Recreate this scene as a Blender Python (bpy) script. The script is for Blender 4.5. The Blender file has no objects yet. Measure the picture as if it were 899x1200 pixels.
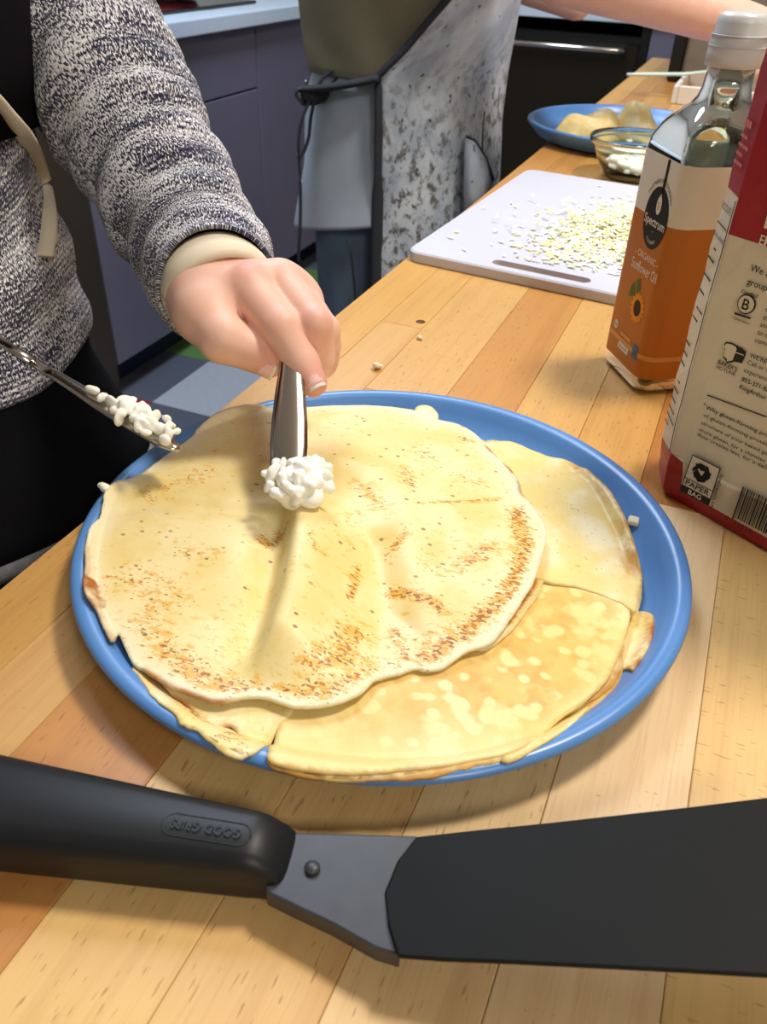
import bpy, bmesh, math, random
import numpy as np
from mathutils import Vector, Matrix
from mathutils.geometry import delaunay_2d_cdt
random.seed(7); rng = np.random.default_rng(7)
S = bpy.context.scene; COL = S.collection
PI = math.pi
# ------------------------------------------------------------------ camera, world, lights, exposure
# the table top is z = 0, the floor z = -0.9; +Y runs along the staves, away from the photographer
H = 0.28; FPX = 960.0; CX, CY = 449.5, 600.0
RW = np.array([[0.92229735, 0.24827546, -0.29618726], [0.3852986, -0.53076848, 0.75487073], [0.03020902, -0.81033581, -0.58518655]])
def ray(px, py): return RW @ np.array([px - CX, py - CY, FPX])
def at(px, py, z=0.0):                       # the point of the photograph lying at height z
    r = ray(px, py); t = (z - H) / r[2]; return np.array([r[0]*t, r[1]*t, z])
def atd(px, py, D):                          # the point at distance D from the lens
    r = ray(px, py); return np.array([0, 0, H]) + r / np.linalg.norm(r) * D
cd = bpy.data.cameras.new('camera'); cam = bpy.data.objects.new('camera', cd); COL.objects.link(cam); S.camera = cam
M3 = Matrix([list(RW[:, 0]), list(-RW[:, 1]), list(-RW[:, 2])]).transposed()
cam.matrix_world = Matrix.Translation((0, 0, H)) @ M3.to_4x4()
cd.sensor_fit = 'VERTICAL'; cd.sensor_height = 36; cd.lens = FPX / 1200 * 36; cd.clip_start = 0.02
cd.dof.use_dof = True; cd.dof.focus_distance = 0.46; cd.dof.aperture_fstop = 19
S.view_settings.view_transform = 'Standard'; S.view_settings.look = 'None'; S.view_settings.gamma = 1
S.view_settings.exposure = 0.05
W = bpy.data.worlds.new('world'); S.world = W; W.use_nodes = True
W.node_tree.nodes['Background'].inputs[0].default_value = (0.75, 0.82, 1, 1); W.node_tree.nodes['Background'].inputs[1].default_value = 0.12
def lamp(name, loc, size, power, color, target, sy=None):
    l = bpy.data.lights.new(name, 'AREA'); l.energy = power; l.size = size; l.color = color
    if sy: l.shape = 'RECTANGLE'; l.size_y = sy
    o = bpy.data.objects.new(name, l); COL.objects.link(o); o.location = loc
    o.rotation_euler = (Vector(target) - Vector(loc)).to_track_quat('-Z', 'Y').to_euler(); return o
LAMPS = [('island_lamp', (0.36, 0.92, 1.62), 0.30, 0.30, 25.5, (1, 0.91, 0.77)),
         ('aisle_lamp', (-0.95, 1.75, 1.64), 0.5, 1.5, 38, (0.66, 0.80, 1)),
         ('near_lamp', (1.25, -0.9, 1.64), 0.6, 0.5, 21, (1, 0.93, 0.82))]
for n, l, a, b, p, c in LAMPS: lamp(n, l, a, p, c, (l[0], l[1], -1), b)

# ------------------------------------------------------------------ materials
def lin(c):
    return tuple(((v/255)/12.92 if v/255 <= .04045 else ((v/255+.055)/1.055)**2.4) for v in c)
class N:                                     # a tiny node builder
    def __init__(s, name, rough=.5, spec=.5, metal=0):
        s.m = bpy.data.materials.new(name); s.m.use_nodes = True; s.t = s.m.node_tree; s.b = s.t.nodes['Principled BSDF']
        s.b.inputs['Roughness'].default_value = rough; s.b.inputs['Metallic'].default_value = metal; s.b.inputs['Specular IOR Level'].default_value = spec
    def n(s, typ, **kw):
        x = s.t.nodes.new(typ)
        for k, v in kw.items(): setattr(x, k, v)
        return x
    def put(s, sock, v):
        if hasattr(v, 'links') or isinstance(v, bpy.types.NodeSocket): s.t.links.new(v, sock)
        elif isinstance(v, tuple): sock.default_value = v if len(v) == 4 or sock.type == 'VECTOR' else v + (1,)
        else: sock.default_value = v
    def math(s, op, a, b=0.0, clamp=False):
        x = s.n('ShaderNodeMath', operation=op); x.use_clamp = clamp; s.put(x.inputs[0], a); s.put(x.inputs[1], b); return x.outputs[0]
    def mix(s, f, a, b, blend='MIX'):
        x = s.n('ShaderNodeMix', data_type='RGBA', blend_type=blend); s.put(x.inputs[0], f); s.put(x.inputs[6], a); s.put(x.inputs[7], b); return x.outputs[2]
    def attr(s, name, out='Fac'): return s.n('ShaderNodeAttribute', attribute_name=name).outputs[out]
    def coord(s, out='Object'): return s.n('ShaderNodeTexCoord').outputs[out]
    def mapping(s, v, scale=(1, 1, 1), rot=(0, 0, 0), loc=(0, 0, 0)):
        x = s.n('ShaderNodeMapping'); s.put(x.inputs[0], v); x.inputs[3].default_value = scale; x.inputs[2].default_value = rot; x.inputs[1].default_value = loc; return x.outputs[0]
    def noise(s, v, scale, detail=2, rough=.5, out=0):
        x = s.n('ShaderNodeTexNoise'); s.put(x.inputs['Vector'], v); x.inputs['Scale'].default_value = scale
        x.inputs['Detail'].default_value = detail; x.inputs['Roughness'].default_value = rough; return x.outputs[out]
    def voro(s, v, scale, out='Distance', feature='F1'):
        x = s.n('ShaderNodeTexVoronoi', feature=feature); s.put(x.inputs['Vector'], v); x.inputs['Scale'].default_value = scale; return x.outputs[out]
    def step(s, v, lo, hi):
        x = s.n('ShaderNodeMapRange', interpolation_type='SMOOTHSTEP'); s.put(x.inputs[0], v)
        s.put(x.inputs[1], lo); s.put(x.inputs[2], hi); return x.outputs[0]
    def bump(s, h, strength=.3, dist=.001):
        x = s.n('ShaderNodeBump'); x.inputs['Strength'].default_value = strength; x.inputs['Distance'].default_value = dist
        s.put(x.inputs['Height'], h); s.t.links.new(x.outputs[0], s.b.inputs['Normal'])
    def base(s, c): s.put(s.b.inputs['Base Color'], c); return s
    def set(s, k, v): s.put(s.b.inputs[k], v); return s
def plain(name, rgb, rough=.5, spec=.5, metal=0, var=.06, scale=40):
    k = N(name, rough, spec, metal); c = lin(rgb)
    d = tuple(max(0, v*(1-var*2)) for v in c)
    k.base(k.mix(k.noise(k.coord(), scale, 3), d, tuple(min(1, v*(1+var)) for v in c))); return k.m

def mat_wood():
    k = N('beech_stave', .36, .45)
    oi = k.n('ShaderNodeObjectInfo'); v = k.coord()
    off = k.n('ShaderNodeVectorMath', operation='ADD'); k.put(off.inputs[0], v)
    sc = k.n('ShaderNodeVectorMath', operation='SCALE'); k.t.links.new(oi.outputs['Location'], sc.inputs[0]); sc.inputs['Scale'].default_value = 3.7
    k.t.links.new(sc.outputs[0], off.inputs[1]); v = off.outputs[0]
    g = k.noise(k.mapping(v, (60, 2.2, 60)), 1, 4, .6)
    fine = k.noise(k.mapping(v, (700, 22, 700)), 1, 2, .6)
    big = k.noise(k.mapping(v, (9, 3, 9)), 1, 2)
    c = k.mix(1.0, oi.outputs['Color'], (1.0, .97, .86), 'MULTIPLY')
    dark = k.mix(.5, c, lin((176, 116, 60)), 'MULTIPLY')
    col = k.mix(k.math('MULTIPLY', k.step(g, .42, .72), .45), c, dark)
    col = k.mix(k.math('MULTIPLY', k.step(fine, .5, .75), .35), col, dark)
    col = k.mix(k.math('MULTIPLY', k.step(big, .5, .8), .25), col, dark)
    fa = k.noise(k.mapping(v, (620, 95, 620)), 1, 1); fb = k.noise(k.mapping(v, (110, 620, 110)), 1, 1)
    fl = k.math('ADD', k.math('MULTIPLY', fa, oi.outputs['Alpha']), k.math('MULTIPLY', fb, k.math('SUBTRACT', 1.0, oi.outputs['Alpha'])))
    col = k.mix(k.math('MULTIPLY', k.step(fl, .655, .72), .45), col, lin((120, 66, 28)))
    k.base(col); k.bump(fine, .08, .0004); k.put(k.b.inputs['Coat Weight'], .12); k.put(k.b.inputs['Coat Roughness'], .25); return k.m
def mat_crepe(name, mode):
    k = N(name, .42, .35); v = k.coord()
    soft = k.noise(v, 28, 3, .55); br = k.attr('brown'); ed = k.attr('edge')
    c = k.mix(k.step(soft, .38, .62), lin((231, 208, 140)), lin((244, 231, 190)))
    if mode == 'top':
        c = k.mix(k.math('MULTIPLY', k.attr('dots'), .62), c, lin((233, 208, 128)))
        c = k.mix(k.math('MULTIPLY', k.attr('rim'), .75), c, lin((236, 228, 196)))
        halo = k.noise(k.mapping(v, (1, 1.9, 1), (0, 0, -.5)), 190, 2, .6)
        c = k.mix(k.math('MULTIPLY', k.step(k.math('ADD', k.math('MULTIPLY', br, .30), halo), .60, .84), .85), c, lin((228, 172, 60)))
        fl = k.noise(k.mapping(v, (1, 2.1, 1), (0, 0, -.42)), 400, 1.5, .55)
        th = k.math('ADD', k.math('MULTIPLY', br, .27), fl)
        c = k.mix(k.math('MULTIPLY', k.step(th, .74, .81), .92), c, k.mix(k.step(k.noise(v, 150, 1), .42, .58), lin((150, 82, 18)), lin((188, 118, 30))))
        dots = k.math('SUBTRACT', 1.0, k.step(k.voro(k.mapping(v, (1, 1.5, 1)), 120), .10, .20))
        c = k.mix(k.math('MULTIPLY', k.math('MULTIPLY', dots, k.attr('dots')), k.step(k.noise(v, 60, 1), .48, .56)), c, lin((140, 76, 16)))
    elif mode == 'patch':
        q = k.noise(v, 48, 3, .6); sp = k.voro(k.mapping(v, (1, 1.2, 1)), 115, 'Distance', 'SMOOTH_F1')
        f = k.math('MULTIPLY', k.step(q, .34, .50), k.step(k.math('ADD', sp, k.math('MULTIPLY', k.noise(v, 130, 2), .25)), .36, .50))
        c = k.mix(k.math('MULTIPLY', k.step(k.noise(v, 22, 3), .3, .6), .7), lin((242, 226, 168)), lin((234, 206, 126)))
        c = k.mix(k.math('MULTIPLY', f, k.math('MULTIPLY', br, .8)), c, k.mix(k.step(k.noise(v, 90, 3), .4, .7), lin((230, 186, 94)), lin((214, 158, 64))))
    else:
        c = k.mix(k.math('MULTIPLY', k.step(k.noise(v, 45, 4, .6), .36, .62), .85), c, lin((236, 210, 130)))
        c = k.mix(k.math('MULTIPLY', k.step(k.noise(v, 420, 2), .66, .74), .5), c, lin((150, 110, 50)))
        c = k.mix(k.math('MULTIPLY', br, k.step(k.noise(v, 90, 3), .3, .6)), c, lin((196, 134, 44)))
    c = k.mix(k.math('MULTIPLY', ed, k.step(k.noise(v, 60, 3), .35, .6)), c, lin((168, 96, 30)))
    k.base(c); k.bump(k.noise(v, 260, 3, .6), .22, .0006)
    k.put(k.b.inputs['Subsurface Weight'], .12); k.b.inputs['Subsurface Radius'].default_value = (.004, .002, .0008); return k.m
def mat_knit():
    k = N('marled_knit', .95, .1); v = k.attr('knit', 'Vector')
    sep = k.n('ShaderNodeSeparateXYZ'); k.put(sep.inputs[0], v)
    big = k.noise(k.mapping(v, (14, 45, 1)), 1, 3, .6)
    fl = k.noise(k.mapping(v, (880, 380, 1)), 1, 1.5, .55)
    th = k.math('ADD', fl, k.math('MULTIPLY', k.math('SUBTRACT', big, .5), .55))
    f = k.step(th, .47, .56)
    c = k.mix(f, lin((50, 52, 78)), lin((234, 234, 242)))
    c = k.mix(k.step(k.noise(k.mapping(v, (300, 300, 1)), 1, 1), .6, .7), c, lin((120, 116, 132)))
    k.base(c); rows = k.math('SINE', k.math('MULTIPLY', sep.outputs[1], 1500))
    k.bump(k.math('ADD', k.math('MULTIPLY', rows, .3), fl), .8, .0018); k.put(k.b.inputs['Sheen Weight'], .2); return k.m
def mat_skin():
    k = N('skin', .48, .4); v = k.coord()
    c = k.mix(k.noise(v, 70, 3), lin((232, 182, 162)), lin((240, 196, 178)))
    c = k.mix(k.attr('red'), c, lin((222, 128, 116)))
    k.base(c); k.put(k.b.inputs['Subsurface Weight'], .15); k.b.inputs['Subsurface Radius'].default_value = (.006, .0025, .0012)
    k.bump(k.noise(v, 700, 2), .12, .0005); return k.m
def mat_apron_print():
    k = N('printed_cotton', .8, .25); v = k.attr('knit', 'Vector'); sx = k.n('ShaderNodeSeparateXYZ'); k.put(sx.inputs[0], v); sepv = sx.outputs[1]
    s = k.noise(k.mapping(v, (70, 44, 1), (0, 0, .5)), 1, 4, .7); d = k.noise(k.mapping(v, (95, 48, 1), (0, 0, -.5)), 1, 2, .6)
    c = k.mix(k.step(k.noise(k.mapping(v, (14, 9, 1)), 1, 3, .6), .35, .65), lin((176, 188, 208)), lin((220, 228, 242)))
    c = k.mix(k.math('MULTIPLY', k.step(s, .48, .62), k.step(k.math('ADD', sepv, k.noise(k.mapping(v, (5, 5, 1)), 1, 2)), .72, 1.15)), c, lin((104, 102, 100)))  # grey blots thicken towards the hem, putting the lower apron's shade into the colour
    c = k.mix(k.math('MULTIPLY', k.step(d, .66, .70), .9), c, lin((46, 46, 56)))
    k.base(c); return k.m
def mat_glass(name, col, rough=0.0, ior=1.5):
    k = N(name, rough); k.base(lin(col)); k.put(k.b.inputs['Transmission Weight'], 1.0); k.put(k.b.inputs['IOR'], ior); return k.m
def mat_floor():
    k = N('vinyl_tile', .42, .4); c = k.n('ShaderNodeObjectInfo').outputs['Color']; v = k.coord()
    k.base(k.mix(k.math('MULTIPLY', k.step(k.noise(v, 70, 4, .7), .5, .7), .22), c, lin((120, 120, 125)))); return k.m
def mat_plate():
    k = N('blue_melamine', .3, .5); v = k.coord()
    k.base(k.mix(k.noise(v, 20, 2), lin((84, 134, 198)), lin((92, 142, 206)))); return k.m
M = dict(wood=mat_wood(), crepe=mat_crepe('speckled_crepe', 'top'), crepe_patch=mat_crepe('browned_crepe', 'patch'), crepe_pale=mat_crepe('pale_crepe', 'pale'),
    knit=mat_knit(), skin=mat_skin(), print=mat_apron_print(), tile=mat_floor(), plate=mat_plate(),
    glass=mat_glass('clear_glass', (240, 248, 238)), oil=mat_glass('sunflower_oil', (206, 178, 20), 0, 1.46),
    steel=plain('polished_steel', (205, 200, 192), .16, .5, 1, .03), steel_dark=plain('brushed_steel', (150, 152, 160), .3, .5, 1),
    cream=plain('cream_cotton', (232, 220, 198), .9, .15), black_cloth=plain('black_cloth', (17, 17, 22), .9, .1, 0, .2, 60),
    hem=plain('grey_hem', (120, 122, 126), .9, .1, 0, .2, 200), spat=plain('black_nylon', (26, 27, 30), .42, .3, 0, .1, 60), spat_blade=plain('black_silicone', (16, 17, 17), .55, .15, 0, .12, 30),
    spat_neck=plain('worn_black_nylon', (56, 57, 64), .42, .5, 0, .2, 120), board=plain('white_polyethylene', (204, 205, 220), .5, .4, 0, .02),
    cheese=plain('white_cheese', (252, 251, 242), .6, .3, 0, .02, 90), shred=plain('yellow_cheese', (250, 242, 188), .55, .3, 0, .06, 90),
    cab=plain('taupe_laminate', (112, 108, 126), .5, .35, 0, .03, 12), cab_dark=plain('dark_brown_panel', (58, 50, 40), .5, .3, 0, .05), seam=plain('cabinet_carcass', (52, 50, 58), .7, .2),
    top=plain('pale_blue_counter', (208, 222, 236), .35, .4, 0, .03), base=plain('navy_cove_base', (30, 38, 62), .5, .3), dw=plain('dark_bronze_steel', (52, 46, 34), .32, .5, .55, .08, 8),
    black=plain('black_plastic', (18, 18, 19), .4, .4), handle=plain('blue_grey_handle', (150, 170, 214), .25, .5, .7), wall=plain('wall_paint', (206, 204, 196), .8, .2), ceil=plain('ceiling_paint', (232, 230, 224), .9, .1),
    subfloor=plain('floor_base', (70, 72, 78), .7, .2), khaki=plain('khaki_shirt', (128, 124, 104), .85, .2, 0, .1, 12), tee=plain('white_tee', (186, 198, 216), .85, .2, 0, .08, 14),
    jean=plain('blue_denim', (108, 128, 154), .85, .15, 0, .15, 16), trimc=plain('dark_grey_tape', (58, 62, 70), .8, .2), shoe=plain('dark_shoe', (40, 38, 40), .6, .3), hair=plain('brown_hair', (70, 48, 34), .6, .3),
    bagwhite=plain('cream_paper', (214, 203, 182), .55, .35, 0, .03), bagred=plain('red_paper', (158, 26, 38), .42, .4, 0, .06, 25), ink=plain('black_ink', (22, 20, 20), .5, .3, 0, 0), paperink=plain('pale_ink', (228, 218, 200), .55, .3, 0, 0),
    pinkink=plain('pink_ink', (206, 120, 112), .55, .3, 0, 0), labwhite=plain('label_white', (226, 220, 206), .45, .35, 0, .02), laborange=plain('label_orange', (186, 108, 24), .42, .4, 0, .04, 30), labtan=plain('label_tan', (214, 150, 80), .45, .3, 0, 0),
    petal=plain('petal_orange', (238, 150, 26), .5, .3), leaf=plain('leaf_green', (72, 104, 40), .5, .3), seed=plain('seed_brown', (46, 26, 16), .6, .3), bluebadge=plain('badge_blue', (58, 104, 160), .5, .3),
    cap=plain('frosted_cap', (206, 208, 212), .3, .4, 0, .02), bin=plain('grey_metal_bin', (132, 124, 112), .4, .4, .3), tray=plain('white_tray', (230, 226, 218), .4, .4), mint=plain('mint_plastic', (206, 224, 212), .35, .4),
    nail=plain('nail', (242, 196, 194), .25, .5, 0, 0), nailtip=plain('nail_tip', (244, 232, 226), .25, .5, 0, 0), crumb=plain('crumb', (240, 226, 196), .7, .2), red_item=plain('red_plastic', (170, 40, 36), .4, .4), glasstray=plain('black_glass', (14, 16, 20), .12, .5),
    knot=plain('wood_knot', (96, 44, 14), .5, .3), film=mat_glass('plastic_film', (226, 240, 232), .2, 1.2))
def emis(name, rgb, st):
    k = N(name); k.put(k.b.inputs['Emission Color'], rgb); k.put(k.b.inputs['Emission Strength'], st); return k.m
M['lamp'] = emis('lamp_diffuser', (1, .95, .88), 3)

# ------------------------------------------------------------------ object helpers
def obj(name, me, mat=None, parent=None, smooth=False):
    o = bpy.data.objects.new(name, me); COL.objects.link(o)
    for m in (mat if isinstance(mat, (list, tuple)) else [mat] if mat else []): me.materials.append(m)
    if parent: o.parent = parent
    if smooth and len(me.polygons): me.polygons.foreach_set('use_smooth', [True]*len(me.polygons))
    return o
def mesh(name, V, F, mat=None, parent=None, smooth=False):
    me = bpy.data.meshes.new(name); me.from_pydata([tuple(map(float, v)) for v in V], [], [tuple(map(int, f)) for f in F]); me.validate(); me.update()
    return obj(name, me, mat, parent, smooth)
def bmo(name, bm, mat, parent=None, smooth=False):
    bmesh.ops.recalc_face_normals(bm, faces=bm.faces); me = bpy.data.meshes.new(name); bm.to_mesh(me); bm.free(); return obj(name, me, mat, parent, smooth)
def thing(name, label, cat, loc=(0, 0, 0), group=None):
    o = bpy.data.objects.new(name, None); COL.objects.link(o); o.location = loc; o.empty_display_size = .02; return tag(o, label, cat, group)
def tag(o, label, cat, group=None):
    o['label'] = label; o['category'] = cat
    if group: o['group'] = group
    return o
def struct(o): o['kind'] = 'structure'; return o
def keep(o, root):                           # world-built parts under an Empty that stands at the thing's base
    o.parent = root; o.matrix_parent_inverse = Matrix.Translation(root.location).inverted(); return o
def bxm(x0, x1, y0, y1, z0, z1, bev=0, seg=1):
    bm = bmesh.new(); bmesh.ops.create_cube(bm, size=1)
    for v in bm.verts: v.co = ((x0+x1)/2+v.co.x*(x1-x0), (y0+y1)/2+v.co.y*(y1-y0), (z0+z1)/2+v.co.z*(z1-z0))
    if bev: bmesh.ops.bevel(bm, geom=bm.edges[:], offset=bev, segments=seg, affect='EDGES', profile=.5)
    return bm
def box(name, b, mat, parent=None, bev=0, seg=1):
    o = bmo(name, bxm(*b, bev, seg), mat)
    if parent: keep(o, parent)
    return o
def lathe(name, prof, n, mat, loc=(0, 0, 0), parent=None):
    V = []; F = []; m = len(prof)
    for i in range(n):
        a = 2*PI*i/n
        for r, z in prof: V.append((loc[0]+r*math.cos(a), loc[1]+r*math.sin(a), loc[2]+z))
    for i in range(n):
        j = (i+1) % n
        for k in range(m-1): F.append((i*m+k, j*m+k, j*m+k+1, i*m+k+1))
    bm = bmesh.new(); me = bpy.data.meshes.new(name); me.from_pydata(V, [], F); bm.from_mesh(me); bpy.data.meshes.remove(me)
    bmesh.ops.remove_doubles(bm, verts=bm.verts, dist=1e-6); o = bmo(name, bm, mat, None, True)
    if parent: keep(o, parent)
    return o
def catmull(P, n, closed=False):
    P = np.asarray(P, float); m = len(P); out = []
    segs = m if closed else m-1
    for i in range(segs):
        if closed: a, b, c, d = P[(i-1) % m], P[i], P[(i+1) % m], P[(i+2) % m]
        else: a, b, c, d = P[max(i-1, 0)], P[i], P[i+1], P[min(i+2, m-1)]
        for t in np.arange(n)/n: out.append(.5*((2*b)+(-a+c)*t+(2*a-5*b+4*c-d)*t*t+(-a+3*b-3*c+d)*t**3))
    if not closed: out.append(P[-1])
    return np.array(out)
def attr_f(o, name, vals): o.data.attributes.new(name, 'FLOAT', 'POINT').data.foreach_set('value', np.asarray(vals, np.float32))
def attr_v(o, name, vals): o.data.attributes.new(name, 'FLOAT_VECTOR', 'POINT').data.foreach_set('vector', np.asarray(vals, np.float32).ravel())
def tube(name, path, radii, mat, parent=None, seg=10, flat=1.0, cap=True):
    path = np.asarray(path, float); n = len(path); radii = np.broadcast_to(radii, (n,)); V = []; F = []
    for i in range(n):
        t = path[min(i+1, n-1)]-path[max(i-1, 0)]; t /= np.linalg.norm(t)+1e-12
        u = np.cross(t, (0, 0, 1.0)); u = u/np.linalg.norm(u) if np.linalg.norm(u) > 1e-4 else np.array([1., 0, 0]); w = np.cross(u, t)
        for k in range(seg):
            a = 2*PI*k/seg; V.append(path[i]+radii[i]*(math.cos(a)*u+flat*math.sin(a)*w))
    for i in range(n-1):
        for k in range(seg): F.append((i*seg+k, i*seg+(k+1) % seg, (i+1)*seg+(k+1) % seg, (i+1)*seg+k))
    if cap: F.append(tuple(range(seg))[::-1]); F.append(tuple((n-1)*seg+k for k in range(seg)))
    o = mesh(name, V, F, mat, None, True)
    if parent: keep(o, parent)
    return o
def prism(name, pts2, o0, ux, uy, nz, h, mat, parent=None):           # a flat outline with thickness h along nz
    o0, ux, uy, nz = map(np.asarray, (o0, ux, uy, nz)); n = len(pts2); base = [o0+ux*a+uy*b for a, b in pts2]
    V = base+[p+nz*h for p in base]; F = [tuple(range(n))[::-1], tuple(range(n, 2*n))]+[(i, (i+1) % n, n+(i+1) % n, n+i) for i in range(n)]
    bm = bmesh.new(); vs = [bm.verts.new(tuple(map(float, v))) for v in V]
    for f in F: bm.faces.new([vs[i] for i in f])
    bmesh.ops.triangulate(bm, faces=[f for f in bm.faces if len(f.verts) > 4]); o = bmo(name, bm, mat)
    if parent: keep(o, parent)
    return o
# signed-distance modelling: round cones joined smoothly, meshed with surface nets
def cone_d(P, a, b, ra, rb):
    a = np.asarray(a, float); b = np.asarray(b, float); ab = b-a; t = np.clip(((P-a)@ab)/(ab@ab+1e-12), 0, 1)
    return np.linalg.norm(P-a-t[..., None]*ab, axis=-1)-(ra+(rb-ra)*t)
def ell_d(P, c, r):
    q = (P-np.asarray(c))/np.asarray(r); k = np.linalg.norm(q, axis=-1); return (k-1)*min(r)
def smin(a, b, k):
    h = np.clip(.5+.5*(b-a)/k, 0, 1); return b*(1-h)+a*h-k*h*(1-h)
def nets(fn, lo, hi, h):
    lo = np.asarray(lo, float); n = np.ceil((np.asarray(hi)-lo)/h).astype(int)+1
    ax = [lo[i]+h*np.arange(n[i]) for i in range(3)]; G = np.stack(np.meshgrid(*ax, indexing='ij'), -1)
    D = fn(G.reshape(-1, 3)).reshape(n); ins = D < 0
    acc = np.zeros(tuple(n-1)+(3,)); cnt = np.zeros(tuple(n-1))
    for axis in range(3):
        o1, o2 = [k for k in range(3) if k != axis]
        for s1 in (0, 1):
            for s2 in (0, 1):
                sl0 = [None]*3; sl0[axis] = slice(0, -1); sl0[o1] = slice(s1, n[o1]-1+s1); sl0[o2] = slice(s2, n[o2]-1+s2)
                sl1 = list(sl0); sl1[axis] = slice(1, None)
                d0, d1 = D[tuple(sl0)], D[tuple(sl1)]; x = (d0 < 0) != (d1 < 0); t = np.where(x, d0/np.where(x, d0-d1, 1), 0)
                off = np.zeros(acc.shape); off[..., axis] = t; off[..., o1] = s1; off[..., o2] = s2
                acc += off*x[..., None]; cnt += x
    cell = cnt > 0; idx = -np.ones(tuple(n-1), int); idx[cell] = np.arange(cell.sum()); ii = np.argwhere(cell)
    V = lo+h*(ii+acc[cell]/cnt[cell][:, None]); F = []
    for axis in range(3):
        o1, o2 = (axis+1) % 3, (axis+2) % 3
        a = [slice(None)]*3; a[axis] = slice(0, -1); b = [slice(None)]*3; b[axis] = slice(1, None)
        e = np.argwhere(ins[tuple(a)] != ins[tuple(b)])
        e = e[(e[:, o1] > 0) & (e[:, o2] > 0) & (e[:, o1] < n[o1]-1) & (e[:, o2] < n[o2]-1)]
        flip = ins[tuple(e.T)]
        q = []
        for d1, d2 in ((-1, -1), (0, -1), (0, 0), (-1, 0)):
            c = e.copy(); c[:, o1] += d1; c[:, o2] += d2; q.append(idx[tuple(c.T)])
        q = np.stack(q, 1); q[~flip] = q[~flip][:, ::-1]; F.append(q)
    return V, np.concatenate(F)
def union(parts, k):
    def fn(P):
        d = None
        for p in parts:
            kk = k
            if isinstance(p[0], str): x = ell_d(P, p[1], p[2])
            else:
                x = cone_d(P, *p[:4])
                if len(p) > 4: kk = p[4]
            d = x if d is None else smin(d, x, kk)
        return d
    return fn
def sdf_obj(name, parts, k, h, mat, parent=None, pad=.01, fn=None):
    pts = []
    for p in parts:
        if isinstance(p[0], str): pts += [np.asarray(p[1])-max(p[2]), np.asarray(p[1])+max(p[2])]
        else: pts += [np.asarray(p[0])-p[2], np.asarray(p[0])+p[2], np.asarray(p[1])-p[3], np.asarray(p[1])+p[3]]
    pts = np.array(pts); V, F = nets(fn or union(parts, k), pts.min(0)-pad, pts.max(0)+pad, h)
    o = mesh(name, V, F, mat, None, True)
    if parent: keep(o, parent)
    return o
def loft(name, rings, mat, parent=None, disp=None, thick=0):
    """rings: list of (m,3) arrays with the same m (open or closed strips)"""
    R = np.array(rings); n, m, _ = R.shape
    du = np.r_[0, np.cumsum(np.linalg.norm(np.diff(R[n//2], axis=0), axis=1))]; mid = R.mean(1)
    dv = np.r_[0, np.cumsum(np.linalg.norm(np.diff(R[:, m//2], axis=0), axis=1))]
    V = R.reshape(-1, 3); F = [(i*m+k, i*m+k+1, (i+1)*m+k+1, (i+1)*m+k) for i in range(n-1) for k in range(m-1)]
    o = mesh(name, V, F, mat, None, True); uv = np.zeros((n, m, 3)); uv[..., 0] = du[None]; uv[..., 1] = dv[:, None]; attr_v(o, 'knit', uv)
    if thick: md = o.modifiers.new('shell', 'SOLIDIFY'); md.thickness = thick; md.offset = -1
    if parent: keep(o, parent)
    return o
def poly_d(P, A, closed=True):               # distance from points to a polyline
    A = np.asarray(A); B = np.roll(A, -1, 0) if closed else A[1:]; A0 = A if closed else A[:-1]; d = np.full(len(P), 1e9)
    for a, b in zip(A0, B):
        ab = b-a; t = np.clip(((P-a)@ab)/(ab@ab+1e-15), 0, 1); d = np.minimum(d, np.hypot(*(P-a-t[:, None]*ab).T))
    return d
def inside(P, A):
    x, y = P.T; r = np.zeros(len(P), bool); B = np.roll(A, -1, 0)
    for (x0, y0), (x1, y1) in zip(A, B):
        c = ((y0 > y) != (y1 > y)) & (x < (x1-x0)*(y-y0)/((y1-y0) if y1 != y0 else 1e-12)+x0); r ^= c
    return r
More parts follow.
